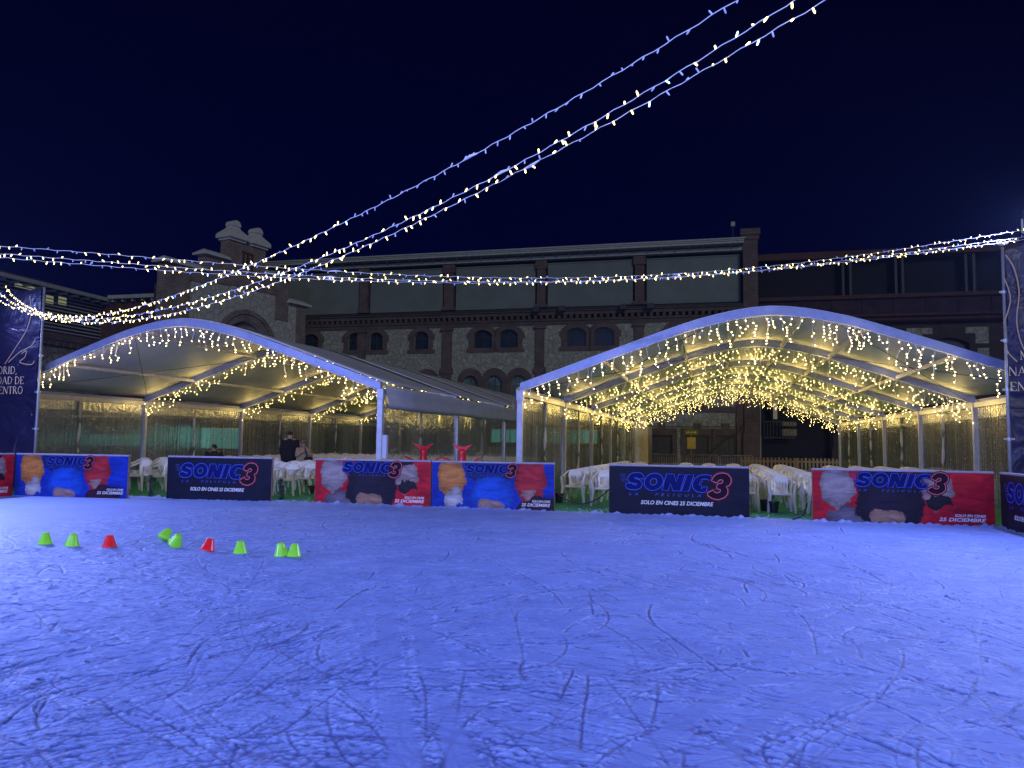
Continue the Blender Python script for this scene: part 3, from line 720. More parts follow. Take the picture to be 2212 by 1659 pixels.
# fairy-light icicles on the arches
def icicles(uc, v0, i, label, dens, lmin, lmax, detail, watt):
    r = thing('icicle_lights', label, 'light curtain', W(uc, v0 + i * BAY, 0), RZ, 'icicle lights hung from the marquee arches')
    y = -.07
    pts = [(s, y, archz(s) - .165) for s in np.linspace(-4.93, 4.93, 60)]
    part('main_wire', MB().tube(pts, .005, 5), 'white_cable', r)
    bulb = None
    s = -4.9; rr = random.Random(i * 31 + int(uc * 10))
    k = 0
    while s < 4.9:
        ln = rr.uniform(lmin, lmax) * (1 if rr.random() < .8 else .55); z0 = archz(s) - .165
        n = max(2, int(ln / .055)); P = [Vector((s, y, z0))]; dx = 0; sway = rr.uniform(-.25, .25)
        for j in range(1, n + 1):
            dx += rr.uniform(-.018, .018) + sway * .012 + (.02 * math.sin(j * .9 + s * 3)); P.append(Vector((s + dx, y + rr.uniform(-.012, .012), z0 - ln * j / n)))
        m = MB(); m.tube(P, .0038 if detail else .003, 4)
        spots = [(P[j], rr.choice([-1, 1])) for j in range(1, n + 1) if rr.random() < (.6 if detail else .52) or j == n]
        br = .0080 if detail else .0070
        if detail:
            d = part('icicle_wire', m, 'white_cable', r)
            for (p, sg) in spots:
                if bulb is None:
                    bb = MB(); bb.octa((0, 0, .008), (0, 0, -1), .022, br); bulb = [bb.mesh('bulb', c) for c in ('bulb_warm', 'bulb_cool')]
                o = link('bulb', bulb[1 if rr.random() < .03 else 0], d, p + Vector((sg * rr.uniform(.01, .03), 0, 0))); o.rotation_euler = (rr.uniform(-.5, .5), sg * rr.uniform(-1.4, .2), 0)
        else:
            m.mi = 1
            for (p, sg) in spots: m.octa(p + Vector((sg * rr.uniform(.01, .045), 0, 0)), (sg * rr.uniform(0, .8), rr.uniform(-.4, .4), -1), .018, br)
            part('icicle_strand', m, ['white_cable', 'bulb_warm'], r)
        s += rr.uniform(.6, 1.4) * dens; k += 1
    for s in np.linspace(-4.4, 4.4, 7):                     # the light the little lamps of this string give off together
        l = bpy.data.lights.new('string_glow', 'POINT'); l.energy = watt; l.color = (1, .70, .20); l.shadow_soft_size = .16
        o = bpy.data.objects.new('string_glow', l); C.objects.link(o); o.location = W(uc + s, v0 + i * BAY - .1, archz(s) - .42)
    return r
ORD = ['front', 'second', 'third', 'fourth', 'fifth', 'last']
for i in range(0, 5):
    icicles(-11.70, 14.95, i, 'warm white icicle lights on the %s arch of the left marquee' % ORD[i], (.17 if i == 0 else .14), .16, .46, i == 0, 7. if i == 0 else 9.)
for i in range(0, 6):
    icicles(1.15, 15.62, i, 'warm white icicle lights on the %s arch of the right marquee' % ORD[i], (.165 if i == 0 else .105), .18, .55, i == 0, 7. if i == 0 else 15.)

# ------------------------------------------------------------------ overhead strings of lights
def string_lights(px, S, E, label, group, lit, ext=(0, .35), rad=.0029, spacing=.108, sd=0):
    """px: picture points of the cable; S,E: plan points of the vertical plane it hangs in"""
    S = np.array(S, float); E = np.array(E, float); d = E - S; nrm = np.array([-d[1], d[0]])
    ts, zs = [], []
    for x, y in px:
        q = ray(x, y); t = ((S - CAM[:2]) @ nrm) / (q[:2] @ nrm); p = CAM + q * t
        ts.append(float((p[:2] - S) @ d / (d @ d))); zs.append(p[2])
    co = np.polyfit(ts, zs, 4 if len(ts) > 7 else 3)
    t0 = min(ts) - ext[0]; t1 = max(ts) + ext[1]; tm0, tm1 = min(ts), max(ts)
    def zz(t):
        if t > tm1: g = np.polyval(np.polyder(co), tm1); return np.polyval(co, tm1) + g * (t - tm1)
        if t < tm0: g = np.polyval(np.polyder(co), tm0); return np.polyval(co, tm0) + g * (t - tm0)
        return np.polyval(co, t)
    rr = random.Random(sd); Ln = float(np.hypot(*d)); n = int((t1 - t0) * Ln / .08)
    P = []
    for i in range(n + 1):
        t = t0 + (t1 - t0) * i / n; P.append(Vector((*(S + d * t), zz(t) + .006 * math.sin(i * 1.9 + sd))))
    r = thing('string_lights', label, 'string lights', P[0], 0, group); o0 = P[0]
    m = MB(); m.tube([p - o0 for p in P], rad, 6); part('cable', m, 'white_cable', r, smooth=True)
    # taped joints
    for f in (.33, .62):
        i = int(n * f); q = P[i] - o0; m = MB(); m.tube([P[i - 1] - o0, q, P[i + 1] - o0], lambda t: .005 + .007 * math.sin(t * math.pi), 8); part('taped_joint', m, 'white_cable', r, smooth=True)
    mk = {}
    for nm in ('bulb_rope', 'bulb_cool', 'bulb_off'):
        b = MB(); b.octa((0, 0, 0), (0, 0, -1), .038, .0058); mk[nm] = b.mesh('bulb', nm)
    spots = []; s = 0; L_ = (t1 - t0) * Ln
    while s < L_:
        i = min(n - 1, int(s / L_ * n)); p = P[i].lerp(P[i + 1], s / L_ * n - i); x, y = proj(p)
        on = lit(x, rr); nm = 'bulb_off' if not on else ('bulb_cool' if rr.random() < .05 else 'bulb_rope')
        spots.append((p, nm, (rr.uniform(-.9, .9) + (math.pi if rr.random() < .38 else 0), rr.uniform(-.7, .7), rr.uniform(0, 3)), (p - Vector(CAM)).length, -20 < x < 2240 and -20 < y))
        s += spacing * rr.uniform(.6, 1.4)
    spots = [q for q in spots if q[4]]; spots.sort(key=lambda q: q[3])
    for (p, nm, e, _, _) in spots[:100]:
        o = link('bulb', mk[nm], r, p - o0); o.rotation_euler = e
    if len(spots) > 100:
        m = MB(); names = ['bulb_rope', 'bulb_cool', 'bulb_off']
        for (p, nm, e, _, _) in spots[100:]:
            from mathutils import Euler
            dd = Vector((0, 0, -1)); dd.rotate(Euler(e)); m.mi = names.index(nm); m.octa(p - o0, dd, .038, .0058)
        o = part('bulb_run', m, names, r); o['kind'] = 'stuff'
    return r
LP = (-11.3, 16.3)
def topat(x, y, Y):
    q = ray(x, y); return tuple((CAM + q * (Y / q[1]))[:2])
mostly = lambda x, rr: rr.random() < .74
string_lights([(12, 622), (60, 660), (110, 680), (200, 684), (300, 664), (400, 628), (490, 592), (545, 570), (740, 487), (900, 400), (1050, 318), (1280, 190), (1590, 0)], LP, topat(1590, 0, 4.3),
    'upper diagonal string of lights with all its bulbs unlit at the top', 'diagonal strings of lights over the rink', lambda x, rr: rr.random() < (.85 if x < 760 else 0.), sd=1)
string_lights([(0, 634), (60, 668), (120, 686), (200, 690), (300, 680), (400, 652), (520, 620), (620, 590), (800, 517), (950, 440), (1110, 355), (1500, 130), (1725, 0)], (-11.35, 16.2), topat(1725, 0, 4.2),
    'middle diagonal string of lit warm lights rising across the sky', 'diagonal strings of lights over the rink', mostly, sd=2)
string_lights([(0, 650), (60, 676), (130, 692), (220, 695), (300, 690), (400, 670), (480, 650), (640, 597), (810, 525), (950, 455), (1110, 375), (1500, 158), (1680, 65), (1785, 0)], (-11.4, 16.1), topat(1785, 0, 4.2),
    'lowest of the three diagonal strings of lit lights', 'diagonal strings of lights over the rink', mostly, sd=3)
RS = tuple(W(5.15, 14.8)[:2])
string_lights([(0, 531), (200, 546), (400, 565), (600, 578), (800, 588), (1000, 597), (1200, 601), (1400, 596), (1620, 580), (1800, 558), (2000, 530), (2209, 498)], (-6.0, 9.0), RS,
    'topmost of the level strings of lights sagging across the picture', 'level strings of lights over the rink', mostly, ext=(.12, .005), sd=4)
string_lights([(0, 548), (200, 563), (400, 580), (600, 592), (800, 601), (1000, 608), (1200, 609), (1400, 602), (1620, 584), (1800, 565), (2000, 542), (2209, 512)], (-6.05, 9.1), RS,
    'middle of the level strings of lights sagging across the picture', 'level strings of lights over the rink', mostly, ext=(.12, .005), sd=5)
string_lights([(0, 556), (200, 573), (400, 588), (600, 598), (800, 606), (1000, 612), (1200, 611), (1400, 603), (1620, 586), (1800, 568), (2000, 547), (2209, 518)], (-6.1, 9.05), RS,
    'lowest of the level strings of lights sagging across the picture', 'level strings of lights over the rink', mostly, ext=(.12, .005), sd=6)

# ------------------------------------------------------------------ tall navy curtains on scaffold frames
SER = {  # strokes of a serif face: (points, width); unit cap height, widths in the first entry
 'M': (1.0, [([(.12, 0), (.12, 1)], .05), ([(.12, 1), (.5, .1)], .11), ([(.5, .1), (.88, 1)], .05), ([(.88, 0), (.88, 1)], .12)], [.12, .88]),
 'A': (.86, [([(.1, 0), (.43, 1)], .05), ([(.43, 1), (.76, 0)], .12), ([(.22, .36), (.64, .36)], .04)], [.1, .76]),
 'D': (.86, [([(.16, 0), (.16, 1)], .12), ([(.16, .98), (.45, .97), (.68, .8), (.74, .5), (.68, .2), (.45, .03), (.16, .02)], .07)], []),
 'R': (.8, [([(.16, 0), (.16, 1)], .12), ([(.16, .98), (.42, .96), (.56, .76), (.42, .53), (.16, .5)], .07), ([(.36, .5), (.72, 0)], .11)], [.16, .72]),
 'I': (.4, [([(.2, 0), (.2, 1)], .12)], [.2]),
 'N': (.9, [([(.14, 0), (.14, 1)], .05), ([(.14, 1), (.76, 0)], .12), ([(.76, 0), (.76, 1)], .05)], [.14]),
 'V': (.84, [([(.08, 1), (.42, 0)], .12), ([(.42, 0), (.76, 1)], .05)], []),
 'E': (.7, [([(.16, 0), (.16, 1)], .12), ([(.12, .97), (.62, .97)], .05), ([(.16, .52), (.5, .52)], .05), ([(.12, .03), (.64, .03)], .05), ([(.62, .97), (.62, .8)], .04), ([(.64, .03), (.64, .22)], .04)], [.16]),
 'C': (.8, [([(.7, .76), (.56, .95), (.36, .97), (.14, .75), (.1, .5), (.16, .22), (.36, .03), (.58, .05), (.72, .22)], .08)], []),
 'U': (.86, [([(.16, 1), (.16, .3), (.3, .05), (.55, .05), (.7, .3), (.7, 1)], .07)], []),
 'T': (.76, [([(.38, 0), (.38, 1)], .12), ([(.06, .97), (.7, .97)], .05), ([(.06, .97), (.06, .78)], .04), ([(.7, .97), (.7, .78)], .04)], [.38]),
 'O': (.88, [([(.44 + .34 * math.cos(a), .5 + .48 * math.sin(a)) for a in np.linspace(0, 2 * math.pi, 17)], .08)], []),
 ',': (.34, [([(.14, .08), (.18, 0), (.1, -.16)], .09)], []), ' ': (.36, [], [])}
def serif_text(mb, s, x0, z0, h, y):
    x = x0
    for ch in s:
        w, st, ser = SER[ch]
        for pts, wd in st: ribbon(mb, [(x + p[0] * h, z0 + p[1] * h) for p in pts], wd * h, y, False)
        for q in ser: ribbon(mb, [(x + (q - .12) * h, z0 + .02 * h), (x + (q + .12) * h, z0 + .02 * h)], .04 * h, y - .001, False)
        x += w * h
    return x
def serif_width(s, h): return sum(SER[c][0] for c in s) * h
def curtain(u0, u1, v, z0, zl, zr, label, edge, text_x, swirls, lines_z, h):
    r = thing('scaffold_banner', label, 'banner', W(u0, v, 0)); w = u1 - u0
    nx, nz = 30, 36; vs = []; fs = []
    for lay in (0, 1):
        for i in range(nx + 1):
            for j in range(nz + 1):
                x = w * i / nx; zt = zl + (zr - zl) * i / nx; z = z0 + (zt - z0) * j / nz
                y = .025 * math.sin(x * 1.7 + z * 1.1) + .015 * math.sin(z * 3 + x * 4) + .02 * lay
                vs.append((x, y, z))
    st = (nx + 1) * (nz + 1)
    for i in range(nx):
        for j in range(nz):
            a = i * (nz + 1) + j; fs += [(a, a + nz + 1, a + nz + 2, a + 1), (st + a, st + a + 1, st + a + nz + 2, st + a + nz + 1)]
    sh = part('printed_curtain', MB().add(vs, fs), 'navy_print', r, smooth=True)
    t = MB()
    for s, z in zip(('MADRID,', 'NAVIDAD DE', 'ENCUENTRO'), lines_z): serif_text(t, s, text_x - serif_width(s, h) / 2, z, h, -.046)
    part('lettering', t, 'cream_print', r)
    sw = MB()
    for P in swirls: ribbon(sw, smooth_pts(P, False, 6), .02, -.045, False)
    part('golden_swirl', sw, 'gold_print', r)
    ex = w if edge > 0 else 0
    m = MB(); m.tube([(ex + edge * .03, .03, 0), (ex + edge * .03, .03, (zl if edge < 0 else zr) + .06)], .028, 8); part('scaffold_pole', m, 'galvanised', r, smooth=True)
    ox = 0 if edge > 0 else w
    m = MB(); m.tube([(ox - edge * .03, .03, 0), (ox - edge * .03, .03, (zl if edge < 0 else zr) + .06)], .028, 8); part('scaffold_pole', m, 'galvanised', r, smooth=True)
    for z in np.arange(1.5, max(zl, zr), .85):
        m = MB(); m.tube([(ex + edge * .03, .03, z - .03), (ex + edge * .03, .03, z + .03)], .042, 8); m.box(ex + edge * .03 - .08, ex + edge * .03 + .08, .0, .03, z - .015, z + .015); part('coupler', m, 'galvanised', r)
    return r
def loc(pxs, u0, v):
    return [(uvz(onv(x, y, v))[0] - u0, uvz(onv(x, y, v))[2]) for x, y in pxs]
uL0, vL = -18.9, 14.5
uLe = uvz(onv(81, 800, vL))[0]
curtain(uL0, uLe, vL, .15, 4.75, 4.75, 'tall navy printed curtain on a scaffold frame at the left edge', 1, uvz(onv(55, 830, vL))[0] - uL0 - .655, [
    loc([(68, 640), (70, 680), (60, 715), (35, 755), (14, 787)], uL0, vL), loc([(80, 733), (70, 748), (45, 762), (22, 783)], uL0, vL), loc([(50, 765), (60, 758), (57, 772), (46, 783), (70, 788), (78, 780)], uL0, vL)],
    [uvz(onv(30, y, vL))[2] for y in (808, 830, 851)], .175)
uR0, vR = 4.99, 14.9
curtain(uR0, 8.4, vR, .15, 4.78, 5.6, 'tall navy printed curtain on a scaffold frame at the right edge', -1, uvz(onv(2176, 812, vR))[0] - uR0 + .585, [
    loc([(2170, 552), (2188, 580), (2199, 630), (2194, 690), (2200, 730), (2212, 760)], uR0, vR), loc([(2166, 600), (2176, 625), (2180, 655), (2166, 700)], uR0, vR), loc([(2168, 745), (2178, 765), (2195, 782)], uR0, vR)],
    [uvz(onv(2200, y, vR))[2] for y in (778, 812, 845)], .156)

# blue floodlights on the scaffold frames
def floodlight(u, v, z, yaw, tilt, label):
    r = thing('floodlight', label, 'floodlight', W(u, v, z), RZ + yaw, 'blue floodlights on the scaffold frames')
    m = MB(); m.box(-.19, .19, -.02, .10, -.13, .13)
    h = part('housing', m, 'dark_metal', r, bevel=.015); h.rotation_euler = (tilt, 0, 0)
    m = MB(); m.box(-.165, .165, -.026, -.0205, -.105, .105); l = part('lens', m, 'flood_lens', r); l.rotation_euler = (tilt, 0, 0)
    m = MB(); m.bar((-.21, .05, 0), (-.21, .05, -.24), .03, .012); m.bar((.21, .05, 0), (.21, .05, -.24), .03, .012); m.bar((-.21, .05, -.24), (.21, .05, -.24), .03, .012); part('bracket', m, 'galvanised', r)
    return r
floodlight(5.46, 14.84, 5.30, 0.25, .35, 'blue floodlight glowing on top of the right scaffold frame')
floodlight(-17.6, 14.2, 5.2, -.25, .35, 'blue floodlight above the navy curtain at the left edge')

# ------------------------------------------------------------------ chairs
def chair_parts():
    P = {}
    m = MB(); vs = []; fs = []; nx, ny = 8, 8
    for lay in (0, 1):
        for i in range(nx + 1):
            for j in range(ny + 1):
                x = -.20 + .40 * i / nx; y = -.21 + .40 * j / ny
                z = .395 - .02 * math.cos(x * 6) * (1 if 0 < j < ny else .6) - .03 * (y + .21) / .4 + (.012 if j == 0 else 0)
                vs.append((x * (1 - .12 * j / ny), y, z - .02 * lay - (.03 if (lay and (j == 0)) else 0)))
    st = (nx + 1) * (ny + 1)
    for i in range(nx):
        for j in range(ny):
            a = i * (ny + 1) + j; fs += [(a, a + ny + 1, a + ny + 2, a + 1), (st + a, st + a + 1, st + a + ny + 2, st + a + ny + 1)]
    for i in range(nx):
        a = i * (ny + 1); fs.append((a, st + a, st + a + ny + 1, a + ny + 1)); a += ny; fs.append((a, a + ny + 1, st + a + ny + 1, st + a))
    for j in range(ny):
        a = j; fs.append((a, a + 1, st + a + 1, st + a)); a = nx * (ny + 1) + j; fs.append((a, st + a, st + a + 1, a + 1))
    m.add(vs, fs); P['seat'] = (m, True)
    # slotted back panel, bent round the sitter
    slots = [archpoly(x - .007, x + .007, .44, .60, .006, 3) for x in np.linspace(-.09, .09, 7)]
    outer = [(-.13, .36), (.13, .36), (.135, .5), (.15, .60), (.15, .66), (.12, .715), (.06, .742), (0, .75), (-.06, .742), (-.12, .715), (-.15, .66), (-.15, .60), (-.135, .5)]
    vs, fs = plate2d(outer, slots, .008)
    bend = lambda x, z, t: (x, .17 + .20 * (z - .36) - .9 * x * x + t, z)
    P['backrest'] = (MB().add([bend(p.x, p.y, -p.z) for p in vs], fs), False)
    for sg, nm in ((-1, 'armrest_a'), (1, 'armrest_b')):
        path = smooth_pts([(sg * .10, .235, .728), (sg * .17, .19, .70), (sg * .225, .08, .635), (sg * .245, -.06, .60), (sg * .25, -.19, .592)], False, 4)
        mm = MB(); vs = []; fs = []
        for (x, y, z) in path:
            vs += [(x - sg * .028, y, z + .008), (x + sg * .022, y, z + .006), (x + sg * .026, y, z - .016), (x - sg * .026, y, z - .012)]
        for i in range(len(path) - 1):
            for k in range(4): a = i * 4; fs.append((a + k, a + (k + 1) % 4, a + 4 + (k + 1) % 4, a + 4 + k))
        fs += [(0, 1, 2, 3), tuple(len(vs) - 1 - k for k in range(4))]
        P[nm] = (mm.add(vs, fs), True)
        m = MB(); m.bar((sg * .252, -.195, .60), (sg * .225, -.20, .37), .058, .030, .060, .04); m.bar((sg * .225, -.20, .372), (sg * .262, -.225, 0), .060, .05, .036, .028); P['leg_f%d' % sg] = (m, False)
        m = MB(); m.bar((sg * .16, .18, .385), (sg * .205, .245, 0), .055, .04, .034, .026); P['leg_r%d' % sg] = (m, False)
    m = MB(); a = []
    for i in range(12):
        t = 2 * math.pi * i / 12; x = .022 * math.cos(t); z = .685 + .022 * math.sin(t); q = bend(x, z, -.0105); a.append(q)
    m.add(a + [(p[0], p[1] + .003, p[2]) for p in a], [tuple(range(12)), tuple(range(23, 11, -1))] + [(i, 12 + i, 12 + (i + 1) % 12, (i + 1) % 12) for i in range(12)])
    P['number_sticker'] = (m, False)
    return P
CP = chair_parts()
CM = {k: mb.mesh('chair_' + k, 'sticker_black' if k == 'number_sticker' else 'white_plastic', sm) for k, (mb, sm) in CP.items()}
whole = MB()
for k, (mb, sm) in CP.items():
    whole.mi = 1 if k == 'number_sticker' else 0; whole.add(mb.v, mb.f)
CHW = whole.mesh('plastic_chair', ['white_plastic', 'sticker_black'])
def chair(u, v, rz, label, group, full):
    p = W(u, v, -.006)
    if full:
        r = thing('plastic_chair', label, 'chair', p, RZ + rz, group)
        for k, me in CM.items():
            nm = 'leg' if k.startswith('leg') else ('armrest' if k.startswith('armrest') else k); link(nm, me, r)
    else:
        r = link('plastic_chair', CHW, None, p, RZ + rz); tag(r, label, 'chair', group)
    return r
# top edge of the boards in the picture: a chair wholly below it is not built
SEG = [(28, 272, 977, 980), (357, 584, 985, 988), (678, 1197, 991, 998), (1315, 1620, 1003, 1008), (1755, 2150, 1012, 1020), (2150, 2300, 1020, 1030)]
def seen(u, v):
    for du in (-.24, 0, .24):
        x, y = proj(W(u + du, v + .1, .74 - (0 if du == 0 else .06)))
        if x < -15 or x > 2225 or (x > 2172 and y < 1010): continue
        cov = False
        for (a, b, ya, yb) in SEG:
            if a - 2 <= x <= b + 2 and y > ya + (yb - ya) * (x - a) / (b - a) + 1: cov = True
        if x < 28: cov = True
        if not cov: return True
    return False
n_ch = 0
GL = 'rows of white plastic chairs in the left marquee'; GR = 'rows of white plastic chairs in the right marquee'
FRONT = {}
def place(u, v, side, row, full, label=None, rz=None):
    global n_ch
    if not seen(u, v): return
    n_ch += 1
    chair(u, v, random.uniform(-.06, .06) if rz is None else rz, label or ('white plastic armchair among the rows of chairs inside the %s marquee' % side), GL if side == 'left' else GR, full)
# right marquee
for c in range(13):
    u = -2.2 + .72 * c if c else -2.98
    if c == 1: u = -2.22
    u0 = u
    for rw in range(12):
        v = 16.55 + .80 * rw + (.55 if c == 0 else 0) + (.15 if c in (1, 2) else 0)
        if c == 0: v = 17.2 + 1.0 * rw; u = -2.98 + .02 * rw
        if c == 7: continue                                # aisle
        if v > 26.2: continue
        lab = None
        if rw == 0 and c == 0: lab = 'front white plastic chair behind the drooping rope, nearest the tent wall'
        x = proj(W(u, v, 0))[0]
        if rw == 0 and 1600 < x < 1670: lab = 'white plastic chair half hidden by the navy barrier, facing the rink'
        if rw == 0 and 1670 < x < 1760: lab = 'white plastic chair in full view beside the large red barrier'
        place(u + random.uniform(-.02, .02), v, 'right', rw, rw < 2, lab)
# left marquee
for c in range(14):
    u = -16.1 + .70 * c
    for rw in range(18):
        v = 16.65 + .82 * rw
        if abs(u + 12.4) < .9 and 19.3 < v < 22.6: continue       # people stand here
        if abs(u + 14.95) < .5 and 20.2 < v < 21.8: continue
        if c == 10 and v < 26: continue
        x, y = proj(W(u, v, 0)); lab = None
        if rw == 0 and 585 < x < 635: lab = 'white plastic chair with bright glints, right beside the lone navy barrier'
        if rw == 0 and 635 <= x < 690: lab = 'white plastic chair partly hidden behind the joined red barrier'
        if rw == 0 and 300 < x < 345: lab = 'white plastic chair seen side-on in the gap after the blue barrier'
        if rw == 0 and 270 < x <= 300: lab = 'white plastic chair half hidden behind the end of the blue barrier'
        place(u + random.uniform(-.02, .02), v, 'left', rw, rw < 2, lab)
print('chairs', n_ch)

# black bins between the chairs
def bucket(u, v, s, label):
    r = thing('plant_pot', label, 'pot', W(u, v, 0), RZ, 'black pots standing by the chairs')
    m = MB(); m.lathe([(.075, 0), (.10, .2), (.108, .2), (.108, .225), (.095, .225), (.07, .02)], n=16); o = part('pot', m, 'black_plastic', r, smooth=False); r.scale = (s, s, s)
bucket(1.22, 16.35, 1., 'black round pot on the carpet between two white chairs'); bucket(1.08, 16.75, 1., 'black pot just behind another pot, between the white chairs')
bucket(-3.27, 17.0, .95, 'black pot beside the leg of the chair behind the rope'); bucket(-9.55, 17.3, .9, 'black pot under the chairs beside the lone navy barrier')
# dark fir sprays tied to barrier ends
def spray(u, v, label, sd):
    rr = random.Random(sd); r = thing('fir_garland', label, 'garland', W(u, v, 0), RZ, 'dark fir garlands at the barrier ends')
    st = MB(); st.tube([(0, 0, 0), (.03, 0, .25), (-.02, 0, .5)], .008, 5); part('stem', st, 'rusty', r)
    m = MB()
    for i in range(240):
        z = rr.uniform(0, .5); a = rr.uniform(0, 6.28); l = rr.uniform(.05, .13); b = Vector((.02 * math.sin(z * 8), 0, z)); d = Vector((math.cos(a), math.sin(a) * .6, rr.uniform(-.7, .4))).normalized()
        x = d.orthogonal().normalized() * .010; m.add([b - x, b + x, b + d * l], [(0, 1, 2)])
    part('foliage', m, 'foliage_dark', r)
spray(-12.0, 14.62, 'dark fir spray at the foot of the gap after the blue barrier', 1); spray(-8.85, 14.75, 'dark fir spray behind the edge of the lone navy barrier', 2)
# scattered snow clods on the carpet
m = MB(); rr = random.Random(5)
for i in range(70):
    c = rr.choice([(-12.2, -11.6), (-9.0, -8.1), (-2.9, -1.9), (.75, 1.7)]); m.ball((rr.uniform(*c), rr.uniform(14.85, 15.8) , .004), rr.uniform(.006, .02), 6, 4, sz=.6)
o = part('snow_crumbs', m, 'canopy_white', None); o.rotation_euler = (0, 0, RZ); o['label'] = 'crumbs of snow scattered on the green carpet'; o['category'] = 'snow'; o['kind'] = 'stuff'

# ------------------------------------------------------------------ red whale-shaped skating aids behind the joined barriers
def whale(u, v, label):
    r = thing('skating_aid', label, 'skating aid', W(u, v, 0), RZ, 'red whale-shaped skating aids')
    m = MB(); m.lathe([(.03, .0), (.2, .03), (.24, .2), (.22, .42), (.16, .62), (.10, .78), (.082, .92), (.072, 1.06), (.085, 1.12), (.05, 1.17)], n=18, sy=1.25); part('body', m, 'red_plastic', r, smooth=True)
    t = MB()
    outer = smooth_pts([(-.03, 1.07), (-.11, 1.16), (-.215, 1.262), (-.20, 1.275), (-.10, 1.235), (0, 1.222), (.10, 1.235), (.20, 1.275), (.215, 1.262), (.11, 1.16), (.03, 1.07)], True, 3)
    wallplate(t, outer, [], -.022, .022); part('tail_fin', t, 'red_plastic', r, bevel=.008)
    for sg in (-1, 1):
        f = MB(); f.tube([(sg * .16, -.02, .80), (sg * .26, -.02, .90), (sg * .36, -.02, .955), (sg * .44, -.02, .985)], lambda q: .030 - .014 * q, 8); f.tube([(sg * .12, -.02, .70), (sg * .16, -.02, .80)], .03, 8); part('flipper', f, 'red_plastic', r, smooth=True)
    return r
w1 = whale(-6.14, 16.05, 'red whale-tail skating aid, the one with its tail in front of the seam')
w2 = whale(-5.24, 16.05, 'red whale-tail skating aid with its tail right beside a tent post')

# ------------------------------------------------------------------ buildings
def arch_window(bld, x0, x1, z0, z1, rise, yw, bw, glass, brickm='red_brick', ears=True, top=None):
    """brick surround + recessed pane"""
    top = top or z1 + bw
    outer = archpoly(x0 - bw, x1 + bw, z0 - bw * .9, top, rise * 1.1 + .05)
    m = MB(); wallplate(m, outer, [archpoly(x0, x1, z0, z1, rise)], yw - .07, yw + .02)
    if ears:
        for sx in (x0 - bw, x1 + bw):
            m.box(sx - .16, sx + .16, yw - .066, yw + .019, z0 - bw * .9 - .002, z0 - .05); m.box(sx - .14, sx + .14, yw - .064, yw + .017, z1 - rise - .30, z1 - rise + .12)
    w = part('window', m, brickm, bld)
    p = MB(); p.box(x0 - .05, x1 + .05, yw + .22, yw + .24, z0 - .05, z1 + .05); pn = part('pane', p, glass, w)
    f = MB(); f.box(x0 - .05, x1 + .05, yw + .20, yw + .218, z0 + (z1 - z0) * .62 - .025, z0 + (z1 - z0) * .62 + .025); f.box((x0 + x1) / 2 - .025, (x0 + x1) / 2 + .025, yw + .197, yw + .2165, z0 - .05, z1 + .05); part('glazing_bar', f, 'dark_metal', w)
    return archpoly(x0 - .001, x1 + .001, z0 - .001, z1 + .001, rise)
VB = 52.
bld = thing('brick_hall', 'long stone and brick hall with arched windows behind both marquees', 'building', W(0, VB, -.35))
Z = .35                                                      # local z = world z + .35
holes = []
for (a, b) in ((-29.75, -28.5), (-26.05, -24.98), (-24.35, -23.27), (-20.8, -19.7), (-16.3, -14.93), (-14.4, -13.04), (-9.58, -8.2), (-7.68, -6.28), (-2.6, -1.3), (-.75, .55)):
    holes.append(arch_window(bld, a, b, 7.92 + Z, 9.22 + Z, .34, 0, .34, 'dark_glass'))
for (a, b) in ((-30.2, -29.1), (-28.4, -27.3), (-26.6, -25.5), (-23.9, -22.8), (-22.1, -21.0), (-20.3, -19.2), (-17.05, -15.92), (-15.27, -14.14), (-13.49, -12.36), (-10.3, -9.17), (-8.5, -7.37), (-6.72, -5.6), (-3.6, -2.5), (-1.8, -.7)):
    holes.append(arch_window(bld, a, b, 4.0 + Z, 5.98 + Z, .5, 0, .33, 'lower_glass', ears=False, top=6.5 + Z))
for (a, b, gm) in ((-14.9, -12.9, 'teal_window'), (-10.65, -7.4, 'teal_window'), (-3.83, -2.42, 'dark_glass'), (-1.58, -.08, 'dark_glass'), (.02 + .3, 1.63 + .0, 'dark_glass'), (-20, -18.9, 'dark_glass'), (-22.4, -21.2, 'dark_glass'), (-25, -23.6, 'dark_glass'), (-28, -26.6, 'dark_glass')):
    z0, z1 = (1.28, 2.2) if gm == 'teal_window' else (.40, 1.90)
    m = MB(); wallplate(m, rect(a - .3, b + .3, z0 - .3 + Z, z1 + .45 + Z), [rect(a, b, z0 + Z, z1 + Z)], -.07, .02)
    m.box((a + b) / 2 - .25, (a + b) / 2 + .25, -.066, .018, z1 + .45 + Z, z1 + .8 + Z)
    w = part('window', m, 'red_brick', bld); p = MB(); p.box(a - .05, b + .05, .22, .24, z0 - .05 + Z, z1 + .05 + Z); part('pane', p, gm, w)
    f = MB();
    for q in np.linspace(a, b, 4)[1:-1]: f.box(q - .03, q + .03, .19, .217, z0 - .05 + Z, z1 + .05 + Z)
    part('glazing_bar', f, 'dark_metal', w); holes.append(rect(a - .001, b + .001, z0 - .001 + Z, z1 + .001 + Z))
m = MB(); wallplate(m, rect(-36, 2.9, 0, 9.75 + Z), holes, 0., .35); part('stone_wall', m, 'rubble_stone', bld)
m = MB(); m.box(-36, 3, .36, 12, 0, 14 + Z); part('inner_wall', m, 'void_black', bld)
